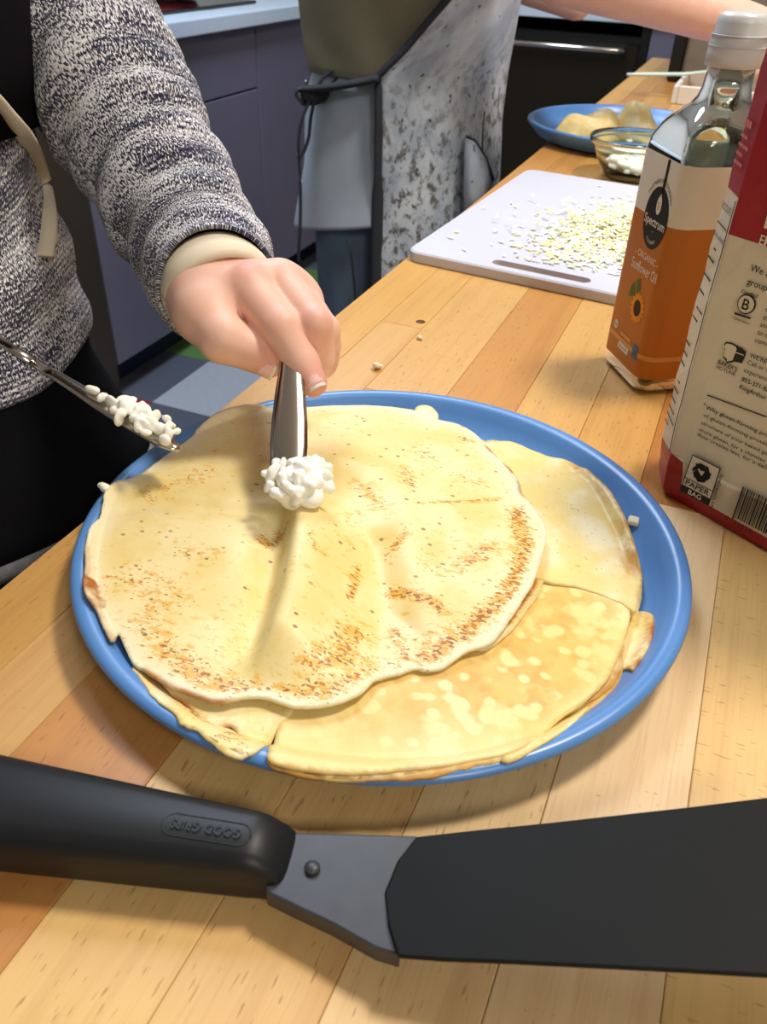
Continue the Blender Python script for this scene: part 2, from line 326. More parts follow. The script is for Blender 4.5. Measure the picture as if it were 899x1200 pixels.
def sheet(name, outline, zf, mat, parent=None, sp=.0016, thick=.0014, brown=None, edge=None, dots=None, jit=.00025, corners=()):
    """a thin flexible sheet: outline in photograph pixels laid on the height field zf, filled with a fine mesh"""
    pts = np.array(outline, float); z = np.full(len(pts), .022)
    for _ in range(5):
        w = np.array([at(p[0], p[1], zz) for p, zz in zip(pts, z)]); z = zf(w[:, :2])
    b = catmull(w[:, :2], 14, True); L = np.r_[0, np.cumsum(np.hypot(*np.diff(np.vstack([b, b[:1]]), axis=0).T))]
    m = int(L[-1]/sp); q = np.linspace(0, L[-1], m, endpoint=False); bb = np.vstack([b, b[:1]])
    b = np.stack([np.interp(q, L, bb[:, 0]), np.interp(q, L, bb[:, 1])], 1)
    nrm = np.roll(b, -1, 0)-np.roll(b, 1, 0); nrm = np.stack([nrm[:, 1], -nrm[:, 0]], 1)/(np.hypot(*nrm.T)[:, None]+1e-12)
    js = np.convolve(np.r_[rng.normal(size=m), rng.normal(size=8)], np.ones(9)/3, 'same')[:m]; b = b+nrm*js[:, None]*jit
    lo, hi = b.min(0), b.max(0); gx, gy = np.meshgrid(np.arange(lo[0], hi[0], sp), np.arange(lo[1], hi[1], sp*.866)); gx[1::2] += sp/2
    g = np.stack([gx.ravel(), gy.ravel()], 1); g = g[inside(g, b)]; g = g[poly_d(g, b) > sp*.6]
    allp = np.vstack([b, g]); r = delaunay_2d_cdt([Vector(p) for p in allp], [(i, (i+1) % m) for i in range(m)], [], 1, 1e-7)
    P2 = np.array([tuple(v) for v in r[0]]); F = [tuple(f) for f in r[2]]
    a0 = P2[F[0][1]]-P2[F[0][0]]; a1 = P2[F[0][2]]-P2[F[0][0]]
    if a0[0]*a1[1]-a0[1]*a1[0] < 0: F = [f[::-1] for f in F]
    de = poly_d(P2, b); Z = zf(P2)
    o = mesh(name, np.c_[P2, Z], F, mat, None, True)
    attr_f(o, 'brown', brown(P2, de) if brown else np.zeros(len(P2))); attr_f(o, 'edge', edge(P2, de) if edge else np.zeros(len(P2))); attr_f(o, 'dots', dots(P2, de) if dots else np.zeros(len(P2))); attr_f(o, 'rim', np.exp(-(de/.008)**2))
    md = o.modifiers.new('thickness', 'SOLIDIFY'); md.thickness = thick; md.offset = -1
    if parent: keep(o, parent)
    return o
def px_line(pts, z=.026): return np.array([at(x, y, z)[:2] for x, y in pts])
def text(name, body, size_px_h, o0, ux, uy, nz, mat, parent, width=None, bold=0.0, align='LEFT', h=None, lift=.0003, bend=None):
    """flat lettering of cap height h, starting at o0 and running along ux"""
    cu = bpy.data.curves.new(name, 'FONT'); cu.body = body; cu.size = 1; cu.align_x = align; cu.offset = bold; cu.resolution_u = 3
    t = bpy.data.objects.new(name, cu); COL.objects.link(t); me = bpy.data.meshes.new_from_object(t.evaluated_get(bpy.context.evaluated_depsgraph_get()))
    bpy.data.objects.remove(t); bpy.data.curves.remove(cu)
    co = np.zeros(len(me.vertices)*3); me.vertices.foreach_get('co', co); co = co.reshape(-1, 3)
    s = h/.70; sx = s
    if width: sx = width/max(co[:, 0].max()-min(co[:, 0].min(), 0 if align == 'LEFT' else 9), 1e-6)
    X, Y = co[:, 0]*sx, co[:, 1]*s
    if bend: X, Y = bend(X, Y)
    w = np.asarray(o0)+X[:, None]*np.asarray(ux)+Y[:, None]*np.asarray(uy)+np.asarray(nz)*lift
    me.vertices.foreach_set('co', w.ravel()); me.materials.clear(); me.update()
    return keep(obj(name, me, mat), parent)

# ------------------------------------------------------------------ the room
FZ = -0.9
fl = struct(box('floor', (-2.2, 2.6, -2.0, 4.25, FZ-.06, FZ-.004), M['subfloor']))
GREY, LIGHT, RED, GREEN = (88, 92, 104), (176, 180, 186), (168, 36, 40), (96, 132, 72)
known = {(0, 0): LIGHT, (0, -1): GREY, (-1, -1): RED, (-1, 0): GREY, (-1, 1): GREEN, (0, 1): GREY, (0, 3): LIGHT, (0, 2): RED, (-1, 3): GREEN, (-1, 2): GREY, (-1, 4): GREY, (0, -3): RED, (-1, -3): GREY, (0, -2): GREY, (-1, -2): LIGHT, (0, 4): GREY, (1, 3): GREY, (1, 2): LIGHT}
tile_me = None
for i in range(-2, 6):
    for j in range(-7, 8):
        x0 = -1.437+.309*i; y0 = 1.745+.31*j
        if x0 < -1.8 or x0 > .3 or y0+.31 > 4.2 or (x0 > -.25 and y0 < 2.6): continue
        if tile_me is None:
            o = bmo('tile', bxm(-.1538, .1538, -.1543, .1543, -.004, 0, .0008), M['tile']); tile_me = o.data
        else: o = bpy.data.objects.new('tile', tile_me); COL.objects.link(o)
        o.location = (x0+.1545, y0+.155, FZ); c = known.get((i, j), random.choice([GREY, GREY, LIGHT, GREY, GREEN, RED]))
        o.color = lin(c)+(1,); o.parent = fl
for n, b in (('wall_left', (-2.26, -2.2, -2, 4.25, FZ, 1.7)), ('wall_back', (-2.26, 2.66, 4.25, 4.31, FZ, 1.7)), ('wall_right', (2.6, 2.66, -2, 4.25, FZ, 1.7)), ('wall_front', (-2.26, 2.66, -2.06, -2, FZ, 1.7))):
    struct(box(n, b, M['wall']))
struct(box('ceiling', (-2.26, 2.66, -2.06, 4.31, 1.7, 1.76), M['ceil']))
for (n, l, a, b, p, c), lab in zip(LAMPS, ('small square ceiling light above the wooden island', 'long cool ceiling light above the aisle by the cabinets', 'long warm ceiling light behind the photographer')):
    r = thing('ceiling_light', lab, 'lamp', (l[0], l[1], 1.7)); 
    box('frame', (l[0]-a/2-.03, l[0]+a/2+.03, l[1]-b/2-.03, l[1]+b/2+.03, 1.668, 1.70), M['ceil'], r, .004)
    box('diffuser', (l[0]-a/2, l[0]+a/2, l[1]-b/2, l[1]+b/2, 1.655, 1.668), M['lamp'], r)

# ------------------------------------------------------------------ cabinets along the left wall
def pull(name, p0, p1, out, mat, parent, r=.005):
    p0, p1, out = map(np.array, (p0, p1, out)); tube(name, [p0, p0+out, p0+out*1.0+(p1-p0)*.06, p1+out-(p1-p0)*.06, p1+out, p1], r, mat, parent, 8)
def cabinet(label, y0, y1, kind, mat):
    r = thing('base_cabinet', label, 'cabinet', (-1.86, (y0+y1)/2, FZ), 'cabinets along the left wall')
    box('body', (-2.195, -1.552, y0+.001, y1-.001, -.8, -.002), M['seam'], r)
    box('toe_kick', (-2.195, -1.61, y0+.001, y1-.001, FZ, -.8), M['base'], r)
    d = M[mat]
    if kind == 'drawer_door':
        o = box('drawer', (-1.55, -1.53, y0+.003, y1-.003, -.177, -.006), d, r, .0015)
        o = box('door', (-1.55, -1.53, y0+.003, y1-.003, -.797, -.183), d, r, .0015)
        pull('handle', (-1.53, y0+.075, -.325), (-1.53, y0+.075, -.225), (.028, 0, 0), M['handle'], o)
    else:
        o = box('door', (-1.55, -1.53, y0+.003, y1-.003, -.797, -.006), d, r, .0015)
        pull('handle', (-1.53, y0+.36, -.155), (-1.53, y0+.36, -.045), (.028, 0, 0), M['handle'], o)
        lathe('lock', [(0, 0), (.009, 0), (.009, .004), (.006, .006), (0, .006)], 12, M['steel'], (0, 0, 0)).matrix_world = Matrix.Translation((-1.53, y0+.34, -.205)) @ Matrix.Rotation(PI/2, 4, 'Y')
        lk = [x for x in COL.objects if x.name.startswith('lock')][-1]; mw = lk.matrix_world.copy(); lk.parent = r; lk.matrix_parent_inverse = Matrix.Translation(r.location).inverted()
cabinet('taupe base cabinet with one drawer over a door, behind the knitted sleeve', 2.17, 2.626, 'drawer_door', 'cab')
cabinet('tall-door taupe cabinet with a lock, beside the patterned apron', 2.629, 3.10, 'door', 'cab')
cabinet('plain taupe cabinet end of the run, in the corner behind the patterned apron', 3.103, 3.55, 'door', 'cab')
cabinet('taupe base cabinet seen low between the sleeve and the torso', 1.735, 2.167, 'drawer_door', 'cab')
r = thing('dark_cabinet', 'dark brown full-height panel cabinet next to the seated taupe run, behind the knitted torso', 'cabinet', (-1.86, 1.5, FZ))
r['label'] = 'dark brown cabinet front left of the taupe cabinets, behind the knitted torso'
box('body', (-2.195, -1.552, 1.2, 1.733, -.8, -.002), M['seam'], r); box('toe_kick', (-2.195, -1.61, 1.2, 1.733, FZ, -.8), M['base'], r); box('door', (-1.55, -1.528, 1.203, 1.730, -.86, -.006), M['cab_dark'], r, .002)
ct = tag(box('worktop', (-2.198, -1.5, .9, 4.24, 0, .042), M['top'], None, .004, 2), 'pale blue worktop running along the left cabinets', 'worktop')
r = thing('cooktop', 'black glass cooktop set on the pale worktop at the top edge', 'cooktop', (-1.85, 2.5, .042)); box('glass_plate', (-2.12, -1.62, 2.14, 2.80, .0425, .052), M['glasstray'], r, .003)
for y in (2.3, 2.62): lathe('burner_ring', [(.075, 0), (.09, 0), (.09, .002), (.075, .002), (.075, 0)], 28, M['steel_dark'], (-1.86, y, .0522), r)
pn = thing('frying_pan', 'dark red frying pan standing on the black cooktop', 'pan', (-1.86, 2.62, .055))
lathe('pan_body', [(0, .0005), (.10, .0005), (.125, .04), (.122, .04), (.098, .005), (0, .005)], 32, M['red_item'], (-1.86, 2.62, .055), pn); tube('handle', [(-1.75, 2.57, .085), (-1.66, 2.52, .10), (-1.58, 2.48, .105)], .01, M['black'], pn)

# ------------------------------------------------------------------ the run with the dishwasher, facing the photographer
r = thing('dishwasher', 'dark bronze dishwasher with a bright bar handle under the far counter', 'dishwasher', (-.79, 3.9, FZ))
box('tub', (-1.14, -.455, 3.63, 4.2, -.85, -.045), M['black'], r); o = box('door', (-1.14, -.455, 3.6, 3.629, -.80, -.05), M['dw'], r, .004)
box('control_strip', (-1.14, -.455, 3.595, 3.6, -.068, -.045), M['black'], r)
tube('handle', [(-1.11, 3.6, -.088), (-1.11, 3.56, -.088), (-1.09, 3.552, -.088), (-.53, 3.552, -.088), (-.51, 3.56, -.088), (-.51, 3.6, -.088)], .011, M['steel'], o, 10); box('toe_kick', (-1.14, -.455, 3.67, 4.2, FZ, -.851), M['base'], r)
box('side_gasket', (-.455, -.425, 3.597, 4.2, FZ, -.004), M['black'], r)
for y0, y1, x0, x1, lab in ((3.6, 4.2, -.424, .30, 'grey-taupe base cabinet to the right of the dishwasher'), (3.6, 4.2, .303, 1.0, 'far base cabinet behind the oil bottle and flour bag')):
    r = thing('base_cabinet', lab, 'cabinet', ((x0+x1)/2, 3.9, FZ)); box('body', (x0, x1, 3.622, y1, -.8, -.002), M['seam'], r); o = box('door', (x0+.003, x1-.003, 3.6, 3.62, -.797, -.006), M['cab'], r, .0015); box('toe_kick', (x0, x1, 3.68, y1, FZ, -.8), M['base'], r)
    pull('handle', (x1-.06, 3.6, -.2), (x1-.06, 3.6, -.08), (0, -.028, 0), M['handle'], o)
tag(box('worktop', (-1.499, 1.0, 3.57, 4.24, 0, .042), M['top'], None, .004, 2), 'pale blue worktop above the dishwasher', 'worktop')
r = thing('corner_filler', 'narrow taupe filler panel between corner cabinet and dishwasher', 'cabinet', (-1.34, 3.9, FZ)); box('panel', (-1.52, -1.142, 3.6, 3.62, FZ+.1, -.002), M['cab'], r); box('toe_kick', (-1.52, -1.142, 3.68, 3.7, FZ, -.8), M['base'], r)

# ------------------------------------------------------------------ butcher-block island
tb = thing('island_table', 'beech butcher-block island with a glued stave top', 'table', (.2, 1.1, FZ))
EDG = [-.292, -.252, -.2145, -.156, -.1036, -.055, -.008, .044, .094, .142, .19, .24, .29, .34, .39, .44, .49, .54, .59, .64, .70]
PAL = [(206, 158, 96), (196, 146, 84), (214, 170, 112), (188, 134, 72), (222, 182, 128), (178, 122, 62), (210, 164, 100)]
def stave(x0, x1, y0, y1, c, a):
    o = bmo('plank', bxm(x0-(x0+x1)/2+.00012, (x1-x0)/2-.00012, -(y1-y0)/2+.00012, (y1-y0)/2-.00012, -.04, 0, .00035), M['wood'])
    o.location = ((x0+x1)/2, (y0+y1)/2, 0); o.color = lin(c)+(a,); keep(o, tb)
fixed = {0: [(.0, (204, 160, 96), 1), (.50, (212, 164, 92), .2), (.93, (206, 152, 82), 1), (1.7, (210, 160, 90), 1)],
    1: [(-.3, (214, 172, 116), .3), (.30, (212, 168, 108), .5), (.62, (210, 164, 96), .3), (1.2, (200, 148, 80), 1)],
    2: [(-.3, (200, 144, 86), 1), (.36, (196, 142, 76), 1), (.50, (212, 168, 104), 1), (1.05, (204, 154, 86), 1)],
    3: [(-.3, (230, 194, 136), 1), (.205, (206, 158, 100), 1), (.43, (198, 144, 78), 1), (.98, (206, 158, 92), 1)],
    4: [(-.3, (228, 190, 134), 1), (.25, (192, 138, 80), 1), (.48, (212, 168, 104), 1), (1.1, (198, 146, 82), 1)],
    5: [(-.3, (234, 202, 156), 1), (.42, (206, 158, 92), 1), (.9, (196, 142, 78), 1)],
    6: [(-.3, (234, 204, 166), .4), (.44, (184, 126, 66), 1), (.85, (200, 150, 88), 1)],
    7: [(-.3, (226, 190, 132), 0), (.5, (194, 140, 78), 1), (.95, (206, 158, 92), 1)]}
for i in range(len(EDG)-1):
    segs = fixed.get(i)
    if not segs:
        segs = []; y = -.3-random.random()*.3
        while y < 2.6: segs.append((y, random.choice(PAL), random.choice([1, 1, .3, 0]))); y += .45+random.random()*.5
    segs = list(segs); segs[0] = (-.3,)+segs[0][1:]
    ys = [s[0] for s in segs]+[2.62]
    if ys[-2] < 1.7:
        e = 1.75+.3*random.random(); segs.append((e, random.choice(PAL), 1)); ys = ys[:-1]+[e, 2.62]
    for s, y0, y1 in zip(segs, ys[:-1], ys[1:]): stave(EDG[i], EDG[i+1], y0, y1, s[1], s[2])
for x, y in ((-.21, -.2), (.62, -.2), (-.21, 2.5), (.62, 2.5)): box('leg', (x-.04, x+.04, y-.04, y+.04, FZ, -.041), M['cab'], tb, .003)
box('frame', (-.20, .60, -.2, 2.5, -.12, -.041), M['cab'], tb)
kp = at(493, 377); lathe('knot', [(0, .0004), (.0035, .0004), (.0042, 0), (0, 0)], 14, M['knot'], (kp[0], kp[1], 0), tb).data.transform(Matrix.Identity(4))

# ------------------------------------------------------------------ plates
PC = np.array([-.1253, .3199]); PR = .1565
PROF = [(0, .005), (.118, .005), (.128, .0062), (.138, .0105), (.1445, .0165), (.1475, .0205), (.1500, .0222), (.1535, .0226), (.1560, .0215), (.1566, .0196), (.1545, .0172), (.150, .0135), (.140, .005), (.130, .0012), (.10, .0004), (0, .0004)]
def plate_z(r): return np.interp(r, [p[0] for p in PROF[:8]], [p[1] for p in PROF[:8]])
tag(lathe('plate', PROF, 160, M['plate'], (PC[0], PC[1], 0)), 'large blue plate full of crepes in the middle of the table', 'plate')
P2C = np.array([-.185, 1.485])
tag(lathe('plate', [(r*1.02, z*1.25) for r, z in PROF], 96, M['plate'], (P2C[0], P2C[1], 0)), 'blue plate with crepe scraps behind the glass bowl', 'plate')

# ------------------------------------------------------------------ crepes on the plate
def rad(p): return np.hypot(p[:, 0]-PC[0], p[:, 1]-PC[1])
def bumpline(p, line, w): return np.exp(-(poly_d(p, line, False)/w)**2)
def wob(p, s, ph): return np.sin(p[:, 0]*s+ph)*np.cos(p[:, 1]*s*.83+ph*1.7)+.5*np.sin(p[:, 0]*s*2.1-p[:, 1]*s*1.4+ph*3)
OUT = {}
def poly(nm): return OUT[nm]
# lower pieces first
bot_o = [(635, 676), (690, 684), (728, 694), (737, 722), (727, 763), (713, 796), (683, 824), (655, 842), (609, 876), (538, 892), (456, 904), (400, 906), (360, 902), (318, 893), (314, 879), (328, 850), (346, 824), (400, 770), (520, 715)]
def z_bot(p): return np.maximum(plate_z(rad(p))+.002, .0155+.0022*wob(p, 40, 1)*.4+.004*np.exp(-((p[:, 0]+.05)/.06)**2-((p[:, 1]-.27)/.05)**2))
r = thing('folded_crepe', 'half-folded crepe with golden brown patches along the near side of the plate', 'crepe', (-.06, .26, .005))
browned = px_line([(600, 660), (690, 715), (650, 760), (600, 740)]); br2 = px_line([(440, 800), (520, 800), (590, 790), (640, 800)])
o = sheet('top_layer', bot_o, z_bot, M['crepe_patch'], r, .002, .0022, brown=lambda p, d: np.clip(1.0*bumpline(p, browned, .034)+.75*bumpline(p, br2, .026), 0, 1)*np.clip(d/.009, 0, 1), edge=lambda p, d: .35*(d < .0014))
lay = lambda k, dx, dy: [(x+dx*k+random.uniform(-2, 2), y+dy*k+random.uniform(-1, 1)) for x, y in bot_o[2:15]]+[(345, 850), (400, 800), (520, 750), (635, 700)]
for k, (dx, dy) in enumerate(((1.2, 2.4), (-.5, 5.2), (3.2, 8.0))):
    sheet('lower_layer', lay(1, dx, dy), (lambda kk: lambda p: np.maximum(plate_z(rad(p))+.0008, z_bot(p)-.0028*(kk+1)))(k), M['crepe_pale'], r, .0032, .0018, brown=lambda p, d: .6*(d < .004), edge=lambda p, d: .4*(d < .002), jit=.0007)
fr_o = [(733, 722), (750, 717), (763, 720), (764, 738), (756, 760), (741, 784), (733, 782), (722, 790), (706, 800), (700, 770)]
sheet('side_flap', fr_o, lambda p: np.maximum(plate_z(rad(p))+.0022, .011+0*p[:, 0]), M['crepe_pale'], r, .002, .0022, brown=lambda p, d: .35*(d < .004), edge=lambda p, d: np.clip(1.6-d/.0013, 0, 1)*np.clip((p[:, 0]-at(744, 750, .012)[0])/.003, 0, 1))
sheet('side_flap', [(588, 885), (620, 862), (664, 838), (690, 826), (670, 846), (640, 868), (600, 890)], lambda p: np.maximum(plate_z(rad(p))+.0012, .0075+0*p[:, 0]), M['crepe_pale'], r, .0025, .0014)
# right crepe
rc_o = [(560, 520), (572, 518), (597, 517), (624, 528), (645, 535), (664, 539), (684, 548), (702, 562), (719, 580), (731, 602), (742, 632), (748, 662), (752, 673), (749, 700), (744, 717), (725, 706), (679, 689), (635, 680), (600, 660), (560, 600)]
rline = px_line([(667, 545), (690, 567), (706, 590), (724, 624), (739, 668)], .018); rfold = px_line([(684, 548), (702, 562), (719, 580), (731, 602), (742, 632), (748, 662)], .018)
def z_rc(p):
    z = .0185+.0012*wob(p, 45, 2); z = z+.0035*bumpline(p, px_line([(682, 556), (708, 580), (728, 612), (742, 650)], .018), .0042)-.0022*bumpline(p, rline, .0028)
    return np.maximum(plate_z(rad(p))+.002, z)
r = thing('folded_crepe', 'pale quarter-folded crepe with a rolled edge on the right of the plate', 'crepe', (-.02, .36, .005))
sheet('top_layer', rc_o, z_rc, M['crepe_pale'], r, .0018, .002, brown=lambda p, d: np.clip(.85*bumpline(p, rfold, .008), 0, 1), edge=lambda p, d: .25*(d < .0015))
sheet('lower_layer', [(566, 523), (600, 521), (640, 540), (668, 546), (700, 570), (722, 590), (738, 620), (748, 650), (752, 690), (742, 720), (700, 710), (640, 690), (580, 620)], lambda p: np.maximum(plate_z(rad(p))+.001, z_rc(p)-.005), M['crepe_pale'], r, .003, .002, edge=lambda p, d: .4*(d < .002))
# left folded crepe, three visible layers
r = thing('folded_crepe', 'small folded crepe with frilly layers poking out at the lower left of the plate', 'crepe', (-.2, .27, .005))
def z_lf(b): return lambda p: np.maximum(plate_z(rad(p))+.0012, b+.0012*wob(p, 60, b*900))
sheet('lower_layer', [(158, 780), (163, 792), (170, 806), (178, 817), (187, 827), (195, 832), (203, 841), (213, 853), (226, 857), (237, 865), (250, 873), (270, 881), (286, 884), (306, 871), (330, 846), (330, 800), (200, 760)], z_lf(.0062), M['crepe_pale'], r, .002, .0014, edge=lambda p, d: .15*(d < .001), jit=.0009)
sheet('middle_layer', [(168, 780), (176, 790), (192, 806), (208, 820), (226, 836), (240, 845), (258, 851), (273, 855), (280, 868), (287, 884), (279, 882), (266, 876), (252, 868), (244, 862), (258, 858), (300, 850), (320, 800), (250, 770)], z_lf(.0098), M['crepe_pale'], r, .002, .0014, edge=lambda p, d: .8*(d < .0018), brown=lambda p, d: .95*(d < .008))
sheet('upper_layer', [(172, 786), (190, 800), (205, 815), (222, 830), (240, 843), (258, 850), (273, 853), (281, 866), (288, 880), (292, 885), (309, 873), (327, 853), (344, 831), (330, 800), (266, 780), (220, 770)], z_lf(.0170), M['crepe_pale'], r, .0018, .0016, edge=lambda p, d: .9*((d < .0012) & (p[:, 0] < at(282, 870, .0135)[0])), brown=lambda p, d: .25*(d < .003))
# the big crepe on top
top_o = [(101, 660), (101, 690), (108, 704), (116, 716), (125, 736), (133, 750), (139, 742), (150, 768), (160, 779), (172, 787), (186, 796), (204, 806), (224, 814), (245, 820), (264, 821), (284, 818), (308, 818), (330, 824), (345, 828), (372, 829), (396, 824), (424, 811), (442, 796), (466, 790), (485, 783), (500, 786), (520, 783), (549, 763), (579, 752), (602, 722), (619, 692), (632, 664), (639, 640), (640, 619), (630, 600), (613, 580), (609, 566), (598, 549), (574, 526), (556, 508), (538, 497), (513, 491), (490, 482), (460, 477), (431, 475), (396, 475), (360, 477), (325, 478), (294, 480), (258, 489), (222, 513), (197, 532), (169, 552), (152, 560), (138, 563), (124, 574), (122, 590), (118, 606), (104, 622)]
ridge = px_line([(350, 590), (352, 625), (346, 660), (336, 700), (322, 740), (308, 765)], .030); ridge_l = px_line([(322, 605), (322, 650), (312, 700), (296, 740)], .028)
val2 = px_line([(440, 640), (448, 680), (458, 720), (474, 760), (486, 784)], .026); hump2 = px_line([(400, 540), (420, 545), (450, 560), (470, 600)], .028); hump3 = px_line([(470, 640), (520, 610), (570, 640)], .028)
dent = px_line([(150, 590), (200, 586), (260, 596), (310, 598)], .026); lip = px_line([(126, 570), (150, 562), (175, 560)], .026); valu = px_line([(230, 560), (300, 545)], .026); hump4 = px_line([(490, 690), (540, 680)], .028)
def ridge_f(p):
    o_ = np.argsort(ridge[:, 1]); dx = p[:, 0]-np.interp(p[:, 1], ridge[o_, 1], ridge[o_, 0]); env = np.clip((p[:, 1]-ridge[:, 1].min()+.012)/.03, 0, 1)*np.clip((ridge[:, 1].max()+.015-p[:, 1])/.03, 0, 1)
    return np.where(dx < 0, np.exp(-(dx/.0075)**2), np.exp(-(dx/.024)**2))*env*env*(3-2*env)
def z_top(p):
    z = .0262-.0045*np.clip((.275-p[:, 1])/.05, 0, 1)+.0010*wob(p, 26, .6)+.0150*ridge_f(p)-.0050*bumpline(p, ridge_l, .009)-.0055*bumpline(p, val2, .0105)+.0035*bumpline(p, hump2, .014)+.003*bumpline(p, hump3, .016)
    z = z-.0032*bumpline(p, dent, .0060)+.0035*bumpline(p, lip, .0075)+.002*bumpline(p, hump4, .018)+.0018*bumpline(p, px_line([(230, 700), (270, 660)], .027), .02)
    r_ = rad(p); far = np.clip((r_-.085)/.055, 0, 1); left = np.clip((-.13-p[:, 0])/.08, 0, 1); up = np.clip((p[:, 1]-.34)/.08, 0, 1)
    w = np.clip(np.maximum(left, up), 0, 1)*far; z = z*(1-w)+(np.minimum(.0228+.5*(z-.0262), .030))*w
    return np.maximum(np.maximum(z, z_bot(p)+.0026), plate_z(r_)+.0022)
def brown_top(p, d):
    b = np.zeros(len(p))
    for pts, s, w in (([(606, 600), (614, 638), (609, 668), (590, 702), (566, 722), (531, 748), (492, 767)], 1, 9), ([(477, 762), (462, 730)], .9, 6), ([(431, 777), (396, 797), (360, 806), (336, 807), (297, 805), (279, 798), (240, 789), (215, 771), (190, 750)], .85, 11),
        ([(190, 750), (180, 730), (160, 722)], .55, 14), ([(413, 738), (400, 765), (370, 775)], .85, 13), ([(410, 700), (420, 668)], .9, 4), ([(140, 672), (187, 680), (200, 700), (158, 722)], .5, 16), ([(170, 574), (247, 552)], .5, 11), ([(205, 640), (250, 650)], .5, 10),
        ([(308, 632), (330, 624)], .8, 9), ([(365, 650), (376, 664)], .55, 7), ([(488, 596), (520, 592), (584, 587)], .95, 2.5), ([(474, 628), (456, 648)], .7, 6), ([(502, 659), (520, 673)], .55, 10), ([(540, 665), (572, 645)], .8, 10), ([(458, 686), (480, 695), (500, 702), (520, 715)], .95, 6),
        ([(541, 512), (549, 516)], .8, 6), ([(492, 530), (510, 545)], .45, 14), ([(540, 562), (560, 568)], .6, 10), ([(473, 550), (480, 572)], .75, 7), ([(413, 565), (440, 590), (456, 602)], .6, 6), ([(404, 612), (440, 597)], .5, 6), ([(300, 470+20), (480, 495)], .16, 14), ([(250, 720), (270, 760)], .3, 22), ([(310, 700), (360, 690)], .2, 14), ([(400, 640), (410, 620)], .3, 12), ([(545, 735), (500, 745)], .6, 14), ([(440, 780), (470, 770)], .6, 10)):
        b = np.maximum(b, s*np.exp(-(poly_d(p, px_line(pts, .026), False)/(w*.00072))**2))
    return b*np.clip(d/.006, .25, 1)
eseg = px_line([(103, 688), (112, 706)], .022); eseg2 = px_line([(540, 498), (574, 526), (598, 549), (609, 566), (612, 580)], .025); eseg3 = px_line([(170, 786), (204, 805), (240, 819), (266, 822)], .022); eseg4 = px_line([(470, 478), (492, 482), (513, 492)], .022); eseg5 = px_line([(102, 640), (101, 670), (110, 710), (133, 750)], .022); eseg6 = px_line([(640, 640), (632, 680), (609, 722), (560, 760)], .024)
def edge_top(p, d):
    e = np.zeros(len(p))
    for l, w, s in ((eseg, .006, 1), (eseg2, .004, 1), (eseg3, .003, .8), (eseg4, .003, .9), (eseg5, .003, .5), (eseg6, .0025, .25)): e = np.maximum(e, s*np.clip(1.6-poly_d(p, l, False)/w, 0, 1)*np.clip(1.5-d/.0016, 0, 1))
    e = np.maximum(e, 1.0*(d < .006)*(poly_d(p, eseg, False) < .005)); return e
r = thing('crepe', 'large round brown-speckled crepe draped over the other crepes', 'crepe', (-.15, .33, .02))
sheet('upper_sheet', top_o, z_top, M['crepe'], r, .0014, .0015, brown=brown_top, edge=edge_top, dots=lambda p, d: np.clip(.9-((p[:, 0]+.16)/.16)**2, .15, .9)*np.clip(d/.01, 0, 1))
# the second lip of that crepe, folded under along its right edge
sheet('folded_edge', [(643, 640), (643, 662), (634, 690), (614, 722), (592, 746), (566, 762), (556, 752), (580, 722), (600, 690), (622, 650)], lambda p: np.maximum(plate_z(rad(p))+.003, z_bot(p)+.0018), M['crepe_pale'], r, .0018, .0012, brown=lambda p, d: 1.0*(d > .0028), edge=lambda p, d: .9*(d > .0035)*(d < .008))
sheet('folded_edge', [(487, 479), (495, 475), (506, 477), (513, 486), (510, 495), (488, 490)], lambda p: np.maximum(plate_z(rad(p))+.0015, .02+0*p[:, 0]), M['crepe_pale'], r, .0018, .0012)

# ------------------------------------------------------------------ lumps of cheese
def lump(name, c, R, n, mat, parent=None, seed=1, k=.003, h=.0009, flat=.7, fl=0):
    g = np.random.default_rng(seed); parts = []
    for i in range(n):
        d = g.normal(size=3); d /= np.linalg.norm(d); d[2] *= flat; rr = R*(.28+.25*g.random())*min(1, (30/n)**.4); parts.append(('e', np.asarray(c)+d*(R*.72)*g.random()**.4, (rr, rr*(.6+.5*g.random()), rr*(.6+.4*g.random()))))
    for i in range(fl):
        d = g.normal(size=3); d /= np.linalg.norm(d); d[2] = abs(d[2])*flat; p_ = np.asarray(c)+d*R*(.8+.25*g.random()); t_ = g.normal(size=3); t_ -= d*(t_@d)*.8; t_ *= R*.09/np.linalg.norm(t_); rr = R*(.09+.08*g.random()); parts.append((p_-t_, p_+t_, rr, rr*.8))
    return sdf_obj(name, parts, k, h, mat, parent)
